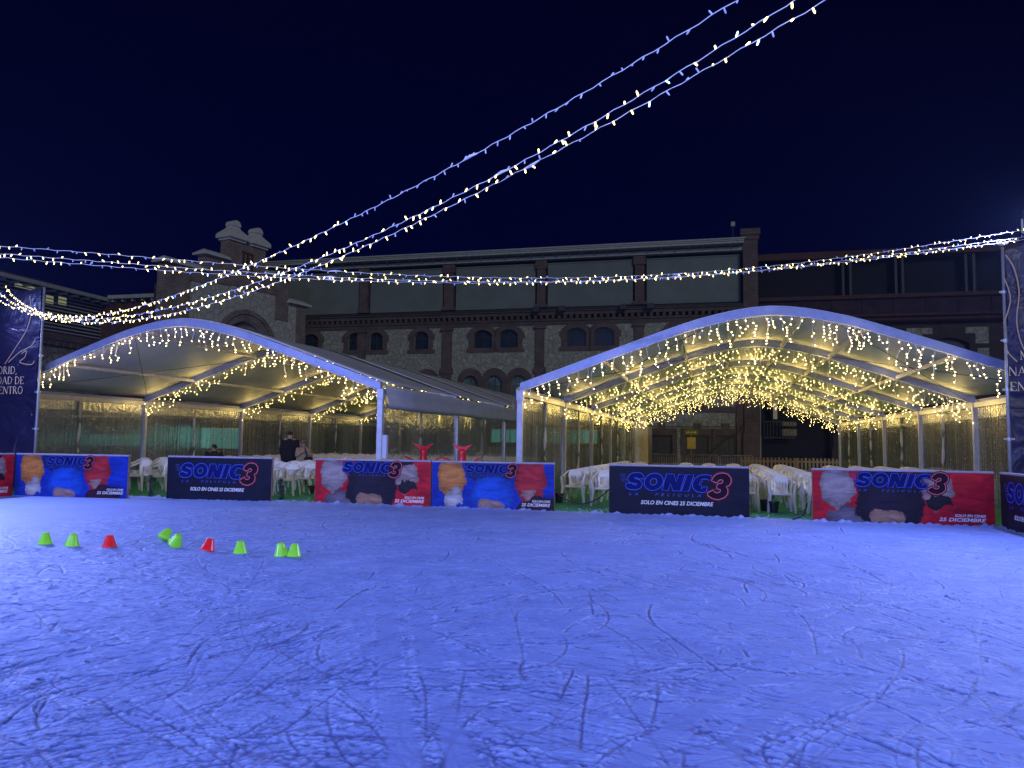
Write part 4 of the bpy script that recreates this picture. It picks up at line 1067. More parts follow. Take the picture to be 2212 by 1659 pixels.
# horizontal brick bands
m = MB(); m.box(-36, 2.12, -.10, -.002, 3.42 + Z, 3.80 + Z); m.box(-36, 2.12, -.06, -.003, 1.95 + Z + .5, 2.0 + Z + .5); part('string_course', m, 'red_brick', bld)
m = MB()
for (y0, z0, z1, ) in ((-.08, 9.45, 9.72), (-.16, 9.72, 9.86), (-.22, 10.12, 10.36), (-.34, 10.36, 10.5)): m.box(-36, 2.12, y0, .34, z0 + Z, z1 + Z - .002)
for q in np.arange(-35.8, 2, .42): m.box(q, q + .2, -.2, .3, 9.87 + Z, 10.11 + Z)
part('cornice', m, 'cornice_brick', bld)
m = MB(); m.add([(-36, -.42, 10.5 + Z), (2.12, -.42, 10.5 + Z), (2.12, .3, 10.72 + Z), (-36, .3, 10.72 + Z), (-36, -.42, 10.46 + Z), (2.12, -.42, 10.46 + Z), (2.12, .3, 10.6 + Z), (-36, .3, 10.6 + Z)], [(0, 1, 2, 3), (4, 7, 6, 5), (0, 4, 5, 1), (3, 2, 6, 7), (1, 5, 6, 2), (0, 3, 7, 4)]); part('ledge_flashing', m, 'dark_metal', bld)
PIL = [(-32.2, -31.5), (-25.25, -24.6), (-18.6, -17.9), (-11.72, -11.13), (-4.9, -4.28)]
for (a, b) in PIL:
    m = MB(); m.box(a, b, -.18, .3, 0, 9.44 + Z); m.box(a - .12, b + .12, -.24, .3, 6.1 + Z, 6.5 + Z); m.box(a - .1, b + .1, -.3, .3, 9.2 + Z, 9.444 + Z); m.box(a - .08, b + .08, -.23, .3, 0, 1.3 + Z); part('pilaster', m, 'red_brick', bld)
    m = MB(); m.box(a, b, .02, .5, 10.73 + Z, 13.7 + Z); m.box(a - .1, b + .1, -.05, .5, 13.45 + Z, 14.05 + Z); m.box(a - .13, b + .13, -.02, .5, 10.725 + Z, 10.95 + Z); part('upper_pilaster', m, 'red_brick', bld)
ed = [-36.] + [q for ab in PIL for q in ab] + [2.14]
for a, b in zip(ed[0::2], ed[1::2]):
    m = MB(); m.box(a + .16, b - .16, .20, .33, 10.73 + Z, 13.80 + Z); m.box(a + .14, b - .14, .15, .199, 13.78 + Z, 13.86 + Z); part('clerestory_panel', m, 'cladding', bld)
m = MB(); m.box(-36, 2.2, -.15, .5, 14.08 + Z, 14.3 + Z); m.box(-36, 2.2, -.75, .5, 14.42 + Z, 14.56 + Z); m.box(-36, 2.2, -.82, -.70, 14.56 + Z, 14.74 + Z)
for q in np.arange(-35.5, 2, .9): m.bar((q, -.02, 14.10 + Z), (q, -.66, 14.43 + Z), .05, .05)
part('eaves', m, 'metal_grey', bld)
m = MB(); m.add([(-36, -.9, 14.75 + Z), (2.3, -.9, 14.75 + Z), (2.3, 13, 16.2 + Z), (-36, 13, 16.2 + Z), (-36, -.9, 14.66 + Z), (2.3, -.9, 14.66 + Z), (2.3, 13, 14.66 + Z), (-36, 13, 14.66 + Z)], [(0, 1, 2, 3), (4, 7, 6, 5), (0, 4, 5, 1), (1, 5, 6, 2), (2, 6, 7, 3), (3, 7, 4, 0)]); part('roof', m, 'metal_grey', bld)
m = MB(); m.box(2.14, 3.06, -.3, .7, 0, 14.7 + Z); m.box(2.06, 3.14, -.38, .74, 14.7 + Z, 15.0 + Z); m.box(1.98, 3.22, -.46, .78, 15.0 + Z, 15.42 + Z); m.box(1.66, 2.14, -.16, .3, 0, 9.4 + Z); m.box(2.04, 3.16, -.36, .72, 0, 2.1 + Z); part('corner_pier', m, 'red_brick', bld)
for q in (-7.1, -13.1):
    for du in (-.9, .9):
        m = MB(); m.box(q + 2.4 + du - .22, q + 2.4 + du + .22, -.75, -.45, 10.3 + Z, 10.62 + Z); m.box(q + 2.4 + du - .03, q + 2.4 + du + .03, -.5, -.2, 10.5 + Z, 10.72 + Z); f = part('cornice_lamp', m, 'dark_metal', bld)
    m = MB(); m.box(q + 1.3, q + 3.5, -.48, -.43, 10.62 + Z, 10.68 + Z); part('lamp_rail', m, 'dark_metal', bld)
pts = [(2.0, -.32, 3.0), (1.9, -.33, 2.6), (1.2, -.33, 2.2), (.4, -.33, 1.5), (-.2, -.33, .9)]; part('hanging_cable', MB().tube(smooth_pts(pts, False, 5), .03, 5), 'dark_metal', bld)
part('downpipe', MB().tube([(3.1, -.35, .4), (3.1, -.35, 4.8), (3.12, -.35, 9.0)], .035, 6), 'metal_grey', bld)
# roof antenna
a = thing('roof_antenna', 'thin antenna mast with two small boxes on the hall roof', 'antenna', W(1.55, VB + .6, 14.4)); part('mast', MB().tube([(0, 0, 0), (0, 0, 1.7)], .035, 6), 'dark_metal', a)
for (x, z) in ((0, 1.62), (-.22, .55)):
    m = MB(); m.box(x - .13, x + .13, -.16, -.04, z - .15, z + .15); part('receiver', m, 'metal_grey', a)

# extension to the right, its dimness put into the brick colour
V2 = 54.; e = thing('dark_extension', 'brick extension of the hall, coloured dim, with a black carriage opening', 'building', W(0, V2, -.35))
m = MB(); wallplate(m, rect(3.15, 26, 0, 9.3 + Z), [rect(3.35, 7.6, 0, 5.4 + Z), archpoly(13.6, 15.9, 6.2 + Z, 8.3 + Z, .4), archpoly(18.9, 21.2, 6.2 + Z, 8.3 + Z, .4)], 0, .4); part('brick_wall', m, 'dimmed_brick', e)
m = MB(); m.box(3.0, 26, .5, 9, 0, 10.2 + Z); part('opening_back', m, 'void_black', e)  # block close behind the wall, painted black as the opening's dark inside
m = MB(); m.box(13.5, 16, .3, .33, 6.1 + Z, 8.4 + Z); wq = part('window', m, 'dark_glass', e); m = MB(); m.box(18.8, 21.3, .3, .33, 6.1 + Z, 8.4 + Z); part('window', m, 'dark_glass', e)
for (a0, b0, z0, z1) in ((12.3, 13.2, 7.9, 8.95), (16.25, 17.0, 7.9, 8.95), (12.3, 13.0, 6.4, 7.6), (16.35, 17.0, 6.4, 7.6), (13.2, 13.8, 8.55, 8.95), (15.7, 16.25, 8.55, 8.95), (17.9, 18.5, 7.9, 8.95), (17.9, 18.5, 6.4, 7.6)):
    m = MB(); m.box(a0, b0, -.03, -.002, z0 + Z, z1 + Z); part('stone_inset', m, 'rubble_stone', e)
m = MB(); m.box(3.15, 26, -.35, .4, 9.32 + Z, 9.7 + Z); m.box(3.15, 26, -.6, .4, 9.7 + Z, 9.85 + Z); m.tube([(3.2, -.5, 9.45 + Z), (26, -.5, 9.45 + Z)], .06, 6); part('cornice', m, 'dark_brick', e)
m = MB(); m.box(3.15, 26, .2, .6, 9.86 + Z, 11.0 + Z)
for q in np.arange(4, 26, 1.9): m.box(q, q + .08, .15, .2, 9.9 + Z, 10.9 + Z)
part('clad_band', m, 'dark_cladding', e)
m = MB(); m.box(3.15, 26, .0, .6, 11.0 + Z, 11.25 + Z); m.box(3.15, 26, -.1, .6, 13.75 + Z, 14.2 + Z); part('brick_band', m, 'dark_brick', e)
for q in (8.5, 8.95, 11.7, 12.1, 15.8, 16.25, 20.2, 20.6):
    m = MB(); m.box(q, q + .16, .1, .5, 11.26 + Z, 13.74 + Z); part('gallery_column', m, 'dark_metal', e)
m = MB(); m.box(3.15, 26, .7, 9, 10.3 + Z, 14.1 + Z); part('gallery_back', m, 'void_black', e)
m = MB(); m.box(7.75, 8.4, -.2, .2, 0, 5.5 + Z); m.box(7.65, 8.5, -.26, .2, 0, 1.5); part('gate_pier', m, 'dimmed_brick', e)
# stair landing just inside the opening
s = thing('metal_landing', 'pale metal railing and landing in the black opening of the extension', 'landing', W(0, V2 - .25, -.35))
m = MB()
for q in np.arange(3.45, 5.4, .2): m.box(q, q + .04, .0, .04, 2.2, 3.2)
m.box(3.4, 5.45, -.01, .05, 3.2, 3.27); m.box(3.4, 5.45, -.01, .05, 2.13, 2.2); part('railing', m, 'dark_metal', s)
m = MB(); m.box(4.6, 5.5, .0, .06, 2.95, 3.2); m.box(4.6, 5.5, .0, .06, 2.3, 2.75); part('panel', m, 'wood_picket', s)
m = MB(); m.box(4.05, 4.3, -.02, .2, 3.4, 5.6); part('post', m, 'cream_paint', s)

# stepped brick gable on the left
GA = math.radians(27.0); gd = np.array([math.sin(GA), math.cos(GA), 0]); gn = np.array([math.cos(GA), -math.sin(GA), 0])
_p0 = CAM + ray(540, 700) * (46 / ray(540, 700)[1]); _k = _p0 @ gn
def ong(x, y):
    d = ray(x, y); p = CAM + d * ((_k - CAM @ gn) / (d @ gn)); return float(p @ gd), float(p[2])
g0 = ong(355, 592)[0]
gl = lambda x, y: (ong(x, y)[0] - g0, ong(x, y)[1] + .35)
gb = thing('stepped_gable', 'stone gable with brick steps and two white capped finials above the left tent', 'building', Vector(gd * g0 + gn * _k + np.array([0, 0, -.35])), math.pi / 2 - GA)
xe = gl(657, 700)[0]; xc = (gl(385, 600)[0] + xe) / 2
def P(x, y): return gl(x, y)
xl0 = gl(380, 600)[0]; s1 = gl(441, 600)[0]; s2 = gl(493, 530)[0]; s3 = gl(572, 540)[0]; s4 = gl(622, 630)[0]
zA = gl(400, 575)[1]; zB = gl(455, 553)[1]; zC = gl(530, 520)[1]; zD = gl(600, 605)[1]; zE = gl(645, 660)[1]
zt = gl(487, 516)[1]
out = [(0, 0), (xe, 0), (xe, zE), (s4, zE), (s4, zD), (s3, zD + .35), (s3, zt), (s2, zt), (s2, zB), (s1, zB), (s1, zA), (0, zA - .2)]
ac, az = gl(530, 757); ar = gl(530, 671)[1] - az
m = MB(); wallplate(m, out, [archpoly(ac - ar * .72, ac + ar * .72, 0.2, az + ar * .72, ar * .72, 20)], 0, .55); part('stone_wall', m, 'gable_stone', gb)
m = MB(); ang = np.linspace(math.pi, 0, 25)
for ri, ro, yy in ((.74, .90, -.08), (.905, 1.02, -.16)):
    for q in range(24):
        a0, a1 = ang[q], ang[q + 1] ; vs = []
        for aa in (a0, a1):
            for rr_ in (ri, ro):
                for y in (yy, .1): vs.append((ac + ar * rr_ * math.cos(aa), y, az + ar * rr_ * math.sin(aa)))
        m.add(vs, [(0, 4, 6, 2), (1, 3, 7, 5), (0, 1, 5, 4), (2, 6, 7, 3), (0, 2, 3, 1), (4, 5, 7, 6)])
part('arch_ring', m, 'pale_brick', gb)
m = MB(); m.box(ac - ar, ac + ar, .3, .34, 0, az + ar); part('arch_infill', m, 'pale_brick', gb)
m = MB(); m.box(ac - .9, ac + .9, .2, .28, az + ar * .2, az + ar * .52); part('fanlight', m, 'dark_glass', gb)
m = MB(); yb = -.07
m.box(-.05, xl0 + .9, yb, .5, 0, zA - .25); m.box(xe - .8, xe + .03, yb, .5, 0, zE - .05); m.box(s4 - 1.1, s4 + .02, yb, .5, zE - 1.2, zD - .05)
m.box(s2 - .02, s3 + .02, yb, .6, zt - 2.6, zt + .02); m.box(s1 - .02, s2 + .2, yb - .001, .5, zA - .5, zB - .05); m.box(0, s1 + .1, yb - .002, .5, zA - .7, zA - .06); m.box(s3, s4, yb - .003, .5, zD - 1.0, zD + .1)
part('brick_quoins', m, 'pale_brick', gb)
m = MB(); m.box(.5, xe - .02, .56, 1.4, 0, zE - .3); part('return_wall', m, 'dark_brick', gb)
for (a, b, z) in ((-.25, s1 - .02, zA - .03), (s1 - .25, s2 - .04, zB), (s4 - .1, xe + .35, zE), (s3 + .05, s4 + .25, zD + .12)):
    m = MB(); m.box(a, b, -.32, .75, z, z + .12); m.add([(a + .02, -.3, z + .121), (b - .02, -.3, z + .121), (b - .02, .73, z + .121), (a + .02, .73, z + .121), (a + .3, .2, z + .38), (b - .3, .2, z + .38)], [(0, 1, 5, 4), (1, 2, 5), (2, 3, 4, 5), (3, 0, 4), (0, 3, 2, 1)]); part('coping', m, 'cap_stone', gb)
hw = (s3 - s2) / 2
for (a, b, ) in ((s2 - .18, s2 + hw * .9), (s2 + hw * 1.1, s3 + .18)):
    c = (a + b) / 2; m = MB(); z = zt + .02
    m.box(a + .1, b - .1, -.2, .72, z, z + .14); m.box(a, b, -.34, .86, z + .14, z + .36)
    w_ = (b - a) / 2; vs = []
    prof = [(1.0, .36), (.86, .50), (.62, .66), (.44, .80), (.40, .94)]
    for f_, z_ in prof: vs += [(c - w_ * f_, -.34 + .6 * (1 - f_), z + z_), (c + w_ * f_, -.34 + .6 * (1 - f_), z + z_), (c + w_ * f_, .86 - .6 * (1 - f_), z + z_), (c - w_ * f_, .86 - .6 * (1 - f_), z + z_)]
    fs = [(q * 4 + k, q * 4 + (k + 1) % 4, q * 4 + 4 + (k + 1) % 4, q * 4 + 4 + k) for q in range(len(prof) - 1) for k in range(4)] + [(3, 2, 1, 0), tuple(range(len(vs) - 4, len(vs)))]
    m.add(vs, fs); n0 = 9
    pr = [(.5 * math.cos(t) * (b - a) * .46, .34 * math.sin(t)) for t in np.linspace(0, math.pi, n0)]
    vs = [(c + x, y, z + .94 + zz_) for y in (-.05, .55) for x, zz_ in pr]; m.add(vs, [(i, i + 1, n0 + i + 1, n0 + i) for i in range(n0 - 1)] + [tuple(range(n0)), tuple(range(2 * n0 - 1, n0 - 1, -1)), (0, n0, 2 * n0 - 1, n0 - 1)])
    part('finial_cap', m, 'cap_stone', gb)
m = MB();
for i, q in enumerate((.36, .48, .6)): m.box(s2 + (s3 - s2) * q, s2 + (s3 - s2) * q + .14, yb - .03, yb + .1, zt - 1.5 + (.25 if i == 1 else 0), zt - .55)
m.box(s2 + (s3 - s2) * .34, s2 + (s3 - s2) * .66, yb - .028, yb + .1, zt - .58, zt - .44); part('brick_relief', m, 'dark_brick', gb)

# left wing with louvred upper floor
wg = thing('tiled_wing', 'low wing with red tiled roof and louvred upper floor behind the navy curtain', 'building', W(-36, 0, -.35))
v0, v1 = 22., 38.9
m = MB(); m.box(-1, 0, v0, v1, 0, 6.75); part('stone_wall', m, 'wing_stone', wg)
m = MB(); m.box(-1, .12, v0, v1, 6.76, 7.5); m.box(-1, .2, v0, v1, 7.1, 7.25)
for q in np.arange(v0, v1, .5): m.box(.12, .2, q, q + .25, 6.8, 7.05)
m.box(-1, .1, v0, v1, 3.2, 4.2); part('brick_band', m, 'red_brick', wg)
m = MB(); m.box(-1, -.15, v0, v1, 7.5, 10.0); part('upper_wall', m, 'dark_cladding', wg)
m = MB()
for z in np.arange(7.6, 9.95, .2): m.box(-.14, -.04, v0, v1, z, z + .07)
part('louvres', m, 'metal_grey', wg)
for (x0, x1, y0, y1) in ((30, 85, 607, 633), (98, 118, 632, 660), (125, 146, 636, 663)):
    A_ = [(CAM + ray(x, y) * ((-36) / (ray(x, y) @ UV))) for x, y in ((x0, y0), (x1, y1))]; va, vb = A_[0] @ VV, A_[1] @ VV; za, zb = A_[0][2] + .35, A_[1][2] + .35
    zlo, zhi = min(za, zb), max(za, zb)
    m = MB(); m.box(-.16, -.03, va, vb, zlo, zhi); w = part('window_frame', m, 'dark_metal', wg); m = MB(); m.box(-.029, -.02, va + .08, vb - .08, zlo + .06, zhi - .06); pn = part('pane', m, 'yellow_window', w)
    m = MB()
    for z in np.arange(zlo + .1, zhi - .05, .2): m.box(-.019, .02, va + .05, vb - .05, z, z + .06)
    part('blind_slat', m, 'metal_grey', w)
m = MB(); m.add([(.6, v0, 10.02), (.6, v1, 10.02), (-5, v1, 11.5), (-5, v0, 11.5), (.6, v0, 9.9), (.6, v1, 9.9), (-5, v1, 11.3), (-5, v0, 11.3)], [(0, 1, 2, 3), (4, 7, 6, 5), (0, 4, 5, 1), (1, 5, 6, 2), (2, 6, 7, 3), (3, 7, 4, 0)]); part('roof', m, 'roof_tile', wg)
m = MB(); m.box(.55, .72, v0, v1, 9.85, 10.06)
for q in np.arange(v0, v1, .8): m.box(-.05, .54, q, q + .1, 9.72, 9.85)
part('eaves', m, 'metal_grey', wg)
u_g = uvz(onv(352, 600, v1))[0] + 36
m = MB(); m.box(-1, u_g + 1.5, v1 + .01, v1 + 1, 0, 10.05); part('link_wall', m, 'dark_brick', wg)
m = MB(); m.box(.73, u_g + 1.5, v1 - .45, v1 - .3, 9.98, 10.2)
for q in np.arange(.9, u_g, .7): m.box(q, q + .12, v1 - .3, v1, 9.82, 9.98)
part('link_eaves', m, 'metal_grey', wg)
m = MB(); m.add([(.7, v1 - .4, 10.21), (u_g + 1.5, v1 - .4, 10.21), (u_g + 1.5, v1 + 5, 11.3), (.7, v1 + 5, 11.3), (.7, v1 - .4, 10.15), (u_g + 1.5, v1 - .4, 10.15), (u_g + 1.5, v1 + 5, 11.1), (.7, v1 + 5, 11.1)], [(0, 1, 2, 3), (4, 7, 6, 5), (0, 4, 5, 1), (1, 5, 6, 2), (2, 6, 7, 3), (3, 7, 4, 0)]); part('link_roof', m, 'dark_cladding', wg)

# lit stall behind the left tent
st = thing('market_stall', 'stall glowing teal behind the clear wall of the left marquee', 'stall', W(-27.2, 36.0, -.35))
su = lambda x: uvz(onv(x, 945, 36.))[0] + 27.2
m = MB(); m.box(-7.5, 4.5, .02, 2, 0, 3.0); part('stall_body', m, 'dark_metal', st)
for (a, b, y0, y1, mm) in ((195, 308, 938, 962, 'teal_dim'), (328, 384, 921, 944, 'teal_window'), (388, 430, 921, 956, 'teal_dim'), (434, 516, 924, 968, 'teal_window')):
    m = MB(); m.box(su(a), su(b), .0, .019, onv(a, y1, 36.)[2] + .35, onv(a, y0, 36.)[2] + .35); w_ = part('lit_opening', m, mm, st)
m = MB(); m.box(-7.6, 4.6, -.3, -.002, 2.75, 2.85); part('awning', m, 'metal_grey', st)

# ------------------------------------------------------------------ cabin, fences, sign
c = thing('cream_cabin', 'cream cabin with louvred doors beside the right tent wall', 'cabin', W(-4.95, 44., -.35))
m = MB(); m.box(0, 1.55, 0, 3, 0, 2.72); part('wall', m, 'cream_paint', c)
m = MB(); m.box(-.1, 1.65, -.1, 3.1, 2.72, 2.86); part('roof', m, 'cream_paint', c, bevel=.02)
for q in (.12, .86):
    m = MB(); m.box(q, q + .6, -.03, -.002, .2, 2.5); d = part('louvred_door', m, 'cream_paint', c)
    m = MB()
    for z in np.arange(.5, 2.35, .1): m.box(q + .07, q + .53, -.05, -.031, z, z + .05)
    part('slats', m, 'cream_paint', d)
    m = MB(); m.box(q + .5, q + .53, -.06, -.052, 1.3, 1.45); part('handle', m, 'galvanised', d)
m = MB()
for i in range(4):
    a = -.1 + .52 * i; m.box(a, a + .05, -.15, -.1, 2.87, 3.32)
m.box(-.1, 2.1, -.152, -.098, 3.32, 3.38); m.box(-.1, 2.1, -.151, -.099, 2.861, 2.905); m.box(2.05, 2.1, -.153, -.097, 2.9, 3.32); f = part('roof_frame', m, 'valance_white', c)
m = MB(); m.box(-.05, 2.0, -.08, -.05, 2.91, 3.31); part('dark_panel', m, 'dark_metal', f)

def crowd_barrier(u, v, w, label):
    r = thing('crowd_barrier', label, 'crowd barrier', W(u, v, -.35), RZ, 'metal crowd barriers behind the right marquee')
    m = MB(); m.tube([(.05, 0, .1), (.05, 0, 1.0), (.12, 0, 1.08), (w - .12, 0, 1.08), (w - .05, 0, 1.0), (w - .05, 0, .1)], .025, 6); m.tube([(.05, 0, .2), (w - .05, 0, .2)], .02, 6); part('frame', m, 'galvanised', r)
    m = MB()
    for q in np.arange(.18, w - .1, .13): m.tube([(q, 0, .2), (q, 0, 1.07)], .010, 5)
    part('bars', m, 'galvanised', r)
    for q in (.3, w - .3):
        m = MB(); m.bar((q, -.3, .02), (q, .3, .02), .05, .03); m.bar((q, 0, .02), (q, 0, .2), .04, .04); part('foot', m, 'galvanised', r)
cb = [('crowd barrier nearest the cream cabin, in front of the lit brick windows'), ('second crowd barrier from the cream cabin'), ('crowd barrier below the green exit sign'), ('crowd barrier next to the wooden picket fence')]
for i, lab in enumerate(cb): crowd_barrier(-5.35 + 1.95 * i + (.1 if i == 2 else 0), 45.0 + .1 * (i % 2), 1.85, lab)
r = thing('picket_fence', 'low wooden picket fence across the black opening behind the chairs', 'fence', W(1.55, 43.2, -.35))
m = MB()
for i in range(30): m.box(.02 + i * .19, .12 + i * .19, -.02, .005, .08, 1.02 + .02 * math.sin(i * 2.7))
part('pickets', m, 'wood_picket', r)
for z in (.3, .78): m = MB(); m.box(0, 5.7, .006, .05, z, z + .1); part('rail', m, 'wood_picket', r)
for q in (.6, 2.85, 5.2): m = MB(); m.box(q - .05, q + .05, .051, .15, 0, 1.0); part('post', m, 'wood_picket', r)
s = thing('exit_sign', 'green exit sign and yellow board on a thin pole', 'sign', W(-1.02, 43.6, -.35))
part('pole', MB().tube([(0, 0, 0), (0, 0, 2.2)], .03, 6), 'wood_picket', s)
m = MB(); m.box(-.38, .36, -.05, -.03, 2.17, 2.5); b = part('sign_board', m, 'green_sign', s)
vs, fs = text2d('SALIDA', .17, 0, .015, 1., 'CENTER'); part('lettering', MB().add([(v.x, -.053 - v.z, 2.27 + v.y) for v in vs], fs), 'sign_white', b)
m = MB(); m.box(-.22, .24, -.051, -.031, 1.42, 2.06); part('yellow_board', m, 'yellow_sign', s)

# ------------------------------------------------------------------ people
def skin_body(chains, radii, name):
    """one continuous skinned surface from a joint graph"""
    me = bpy.data.meshes.new('tmp'); idx = {}; vs = []; es = []
    for ch in chains:
        for a, b in zip(ch, ch[1:]):
            for q in (a, b):
                if q not in idx: idx[q] = len(vs); vs.append(JOINT[q])
            es.append((idx[a], idx[b]))
    me.from_pydata(vs, es, []); ob = bpy.data.objects.new('tmp', me)
    md = ob.modifiers.new('s', 'SKIN'); md.use_smooth_shade = True; sd = ob.modifiers.new('d', 'SUBSURF'); sd.levels = 2; sd.render_levels = 2
    for q, i in idx.items():
        sv = me.skin_vertices[0].data[i]; r = radii[q]; sv.radius = (r, r) if not isinstance(r, tuple) else r; sv.use_root = (q == 'pelvis')
    vs, fs = _bake(ob); return MB().add(vs, fs)
JOINT = {}
def person(label, loc, rz, h, coat, coat_len, pose, hair, cap=False, hood=False, face=True, trousers='black_cloth'):
    """pose: dict of joint overrides in units of h (x right, y back, z up; figure faces -y)"""
    global JOINT
    J = dict(pelvis=(0, 0, .53), spine=(0, -.005, .63), chest=(0, 0, .74), neck=(0, .005, .83), skull=(0, -.005, .885), crown=(0, .0, .945))
    for sg, s in ((-1, 'l'), (1, 'r')):
        J.update({s + 'sh': (sg * .105, .005, .80), s + 'el': (sg * .135, .03, .63), s + 'wr': (sg * .13, -.01, .49), s + 'pl': (sg * .13, -.02, .455),
                  s + 'hip': (sg * .055, 0, .50), s + 'kn': (sg * .06, -.01, .28), s + 'an': (sg * .06, .02, .045), s + 'to': (sg * .065, -.075, .018)})
    J.update(pose)
    for s, sg in (('l', -1), ('r', 1)):
        pl = Vector(J[s + 'pl']); d = (pl - Vector(J[s + 'wr'])).normalized(); x = Vector((1, .3, 0)); x = (x - d * x.dot(d)).normalized()
        for i, (off, ln) in enumerate(((-.014, .036), (-.005, .042), (.004, .040), (.013, .032))):
            a = pl + x * off + d * .012; J[s + 'f%da' % i] = tuple(a); J[s + 'f%db' % i] = tuple(a + d * ln * .55 + Vector((0, -.006, 0))); J[s + 'f%dc' % i] = tuple(a + d * ln + Vector((0, -.016, 0)))
        a = pl - x * .016 * sg * -1; J[s + 'ta'] = tuple(a); J[s + 'tb'] = tuple(a + d * .014 + Vector((0, -.02, 0)))
    JOINT = {k: (v[0] * h, v[1] * h, v[2] * h) for k, v in J.items()}
    R = dict(pelvis=.075, spine=.068, chest=.078, neck=.032, skull=.05, crown=.044)
    for s in 'lr':
        R.update({s + 'sh': .042, s + 'el': .03, s + 'wr': .019, s + 'pl': .02, s + 'hip': .055, s + 'kn': .037, s + 'an': .026, s + 'to': .022, s + 'ta': .008, s + 'tb': .006})
        for i in range(4): R.update({s + 'f%da' % i: .0065, s + 'f%db' % i: .006, s + 'f%dc' % i: .005})
    R = {k: v * h for k, v in R.items()}
    ch = [['pelvis', 'spine', 'chest', 'neck', 'skull', 'crown']]
    for s in 'lr':
        ch += [['chest', s + 'sh', s + 'el', s + 'wr', s + 'pl'], ['pelvis', s + 'hip', s + 'kn', s + 'an', s + 'to'], [s + 'pl', s + 'ta', s + 'tb']]
        ch += [[s + 'pl', s + 'f%da' % i, s + 'f%db' % i, s + 'f%dc' % i] for i in range(4)]
    body = skin_body(ch, R, 'body')
    sk = Vector(JOINT['skull'])
    if face:
        body.ball(sk + Vector((0, -.055 * h, -.002 * h)), .009 * h, 6, 4, sz=1.4)
        for sg in (-1, 1): body.ball(sk + Vector((sg * .05 * h, 0, 0)), .011 * h, 6, 4, sx=.4, sz=1.5)
    r = thing('person', label, 'person', loc, rz)
    b = part('body', body, 'skin', r, smooth=True)
    if face:
        m = MB()
        for sg in (-1, 1): m.ball(sk + Vector((sg * .018 * h, -.047 * h, .008 * h)), .006 * h, 6, 4)
        m.ball(sk + Vector((0, -.049 * h, -.026 * h)), .010 * h, 6, 4, sz=.35); part('facial_features', m, 'hair_black', r)
    # coat: torso loft + sleeves
    m = MB(); zt_ = JOINT['neck'][2]; pel = Vector(JOINT['pelvis']); zb = coat_len * h
    rings = [(.035, .04, zt_ + .01 * h), (.085, .06, zt_ - .02 * h), (.135, .085, zt_ - .055 * h), (.15, .10, zt_ - .15 * h), (.155, .11, zt_ - .26 * h), (.16, .115, zt_ - .36 * h)]
    if zb < zt_ - .38 * h: rings.append((.155, .12, zb + .02 * h)); rings.append((.14, .11, zb))
    vs = []; fs = []; n = 18
    for (a, bb, z) in rings:
        for i in range(n):
            t = 2 * math.pi * i / n; vs.append((pel.x * 0 + a * h * math.cos(t), bb * h * math.sin(t) * (1 + .04 * math.sin(z * 60)), z))
    for k in range(len(rings) - 1):
        for i in range(n): fs.append((k * n + i, k * n + (i + 1) % n, (k + 1) * n + (i + 1) % n, (k + 1) * n + i))
    m.add(vs, fs)
    for s in 'lr':
        a, e_, w_ = (Vector(JOINT[s + q]) for q in ('sh', 'el', 'wr')); pts = smooth_pts([tuple(a * 1.0), tuple(a.lerp(e_, .5)), tuple(e_), tuple(e_.lerp(w_, .5)), tuple(w_)], False, 4)
        m.tube(pts, lambda t: (.062 - .03 * t) * h, 10)
    part('coat', m, coat, r, smooth=True)
    m = MB()
    for s in 'lr':
        a, k_, c_ = (Vector(JOINT[s + q]) for q in ('hip', 'kn', 'an')); m.tube(smooth_pts([tuple(a), tuple(a.lerp(k_, .5)), tuple(k_), tuple(k_.lerp(c_, .5)), tuple(c_)], False, 3), lambda t: (.066 - .03 * t) * h, 10)
    part('trousers', m, trousers, r, smooth=True)
    m = MB()
    for s in 'lr': m.tube([Vector(JOINT[s + 'an']) + Vector((0, .02 * h, -.02 * h)), Vector(JOINT[s + 'to'])], .03 * h, 8, .024 * h)
    part('shoes', m, 'black_plastic', r, smooth=True)
    # hair
    m = MB(); c_ = sk + Vector((0, .012 * h, .026 * h)); k = 7; n = 14; vs = []; fs = []
    for i in range(k + 1):
        th = 1.75 * i / k
        for j in range(n):
            a = 2 * math.pi * j / n; low = 1 if math.sin(a) > -.35 else .62
            t2 = th * low; vs.append(c_ + Vector((math.sin(t2) * math.cos(a) * .056 * h, math.sin(t2) * math.sin(a) * .060 * h, math.cos(t2) * .058 * h)))
    for i in range(k):
        for j in range(n): fs.append((i * n + j, i * n + (j + 1) % n, (i + 1) * n + (j + 1) % n, (i + 1) * n + j))
    m.add(vs, fs); part('cap' if cap else 'hair', m, hair, r, smooth=True)
    if cap:
        m = MB(); m.tube([c_ + Vector((0, -.045 * h, .012 * h)), c_ + Vector((0, -.085 * h, .0))], .04 * h, 10, .03 * h); o = part('cap_peak', m, hair, r); o.scale = (1, 1, 1)
    if hood:
        m = MB(); vs = []; fs = []; k = 8; n = 14
        for i in range(k + 1):
            th = .95 + 2.2 * i / k                        # open towards the face
            for j in range(n):
                a = 2 * math.pi * j / n; vs.append(sk + Vector((math.sin(th) * math.cos(a) * .078 * h, -math.cos(th) * .080 * h + .012 * h, math.sin(th) * math.sin(a) * .088 * h + .012 * h)))
        for i in range(k):
            for j in range(n): fs.append((i * n + j, i * n + (j + 1) % n, (i + 1) * n + (j + 1) % n, (i + 1) * n + j))
        m.add(vs, fs); part('hood', m, coat, r, smooth=True)
    return r
facecam = lambda p: math.atan2(CAM[1] - p[1], CAM[0] - p[0]) + math.pi / 2
p = W(-12.36, 21.0, -.006); person('person in a long dark coat standing with their back to the rink', p, facecam(p) + math.pi - .15, 1.63, 'black_cloth', .42, {}, 'hair_black', face=False)
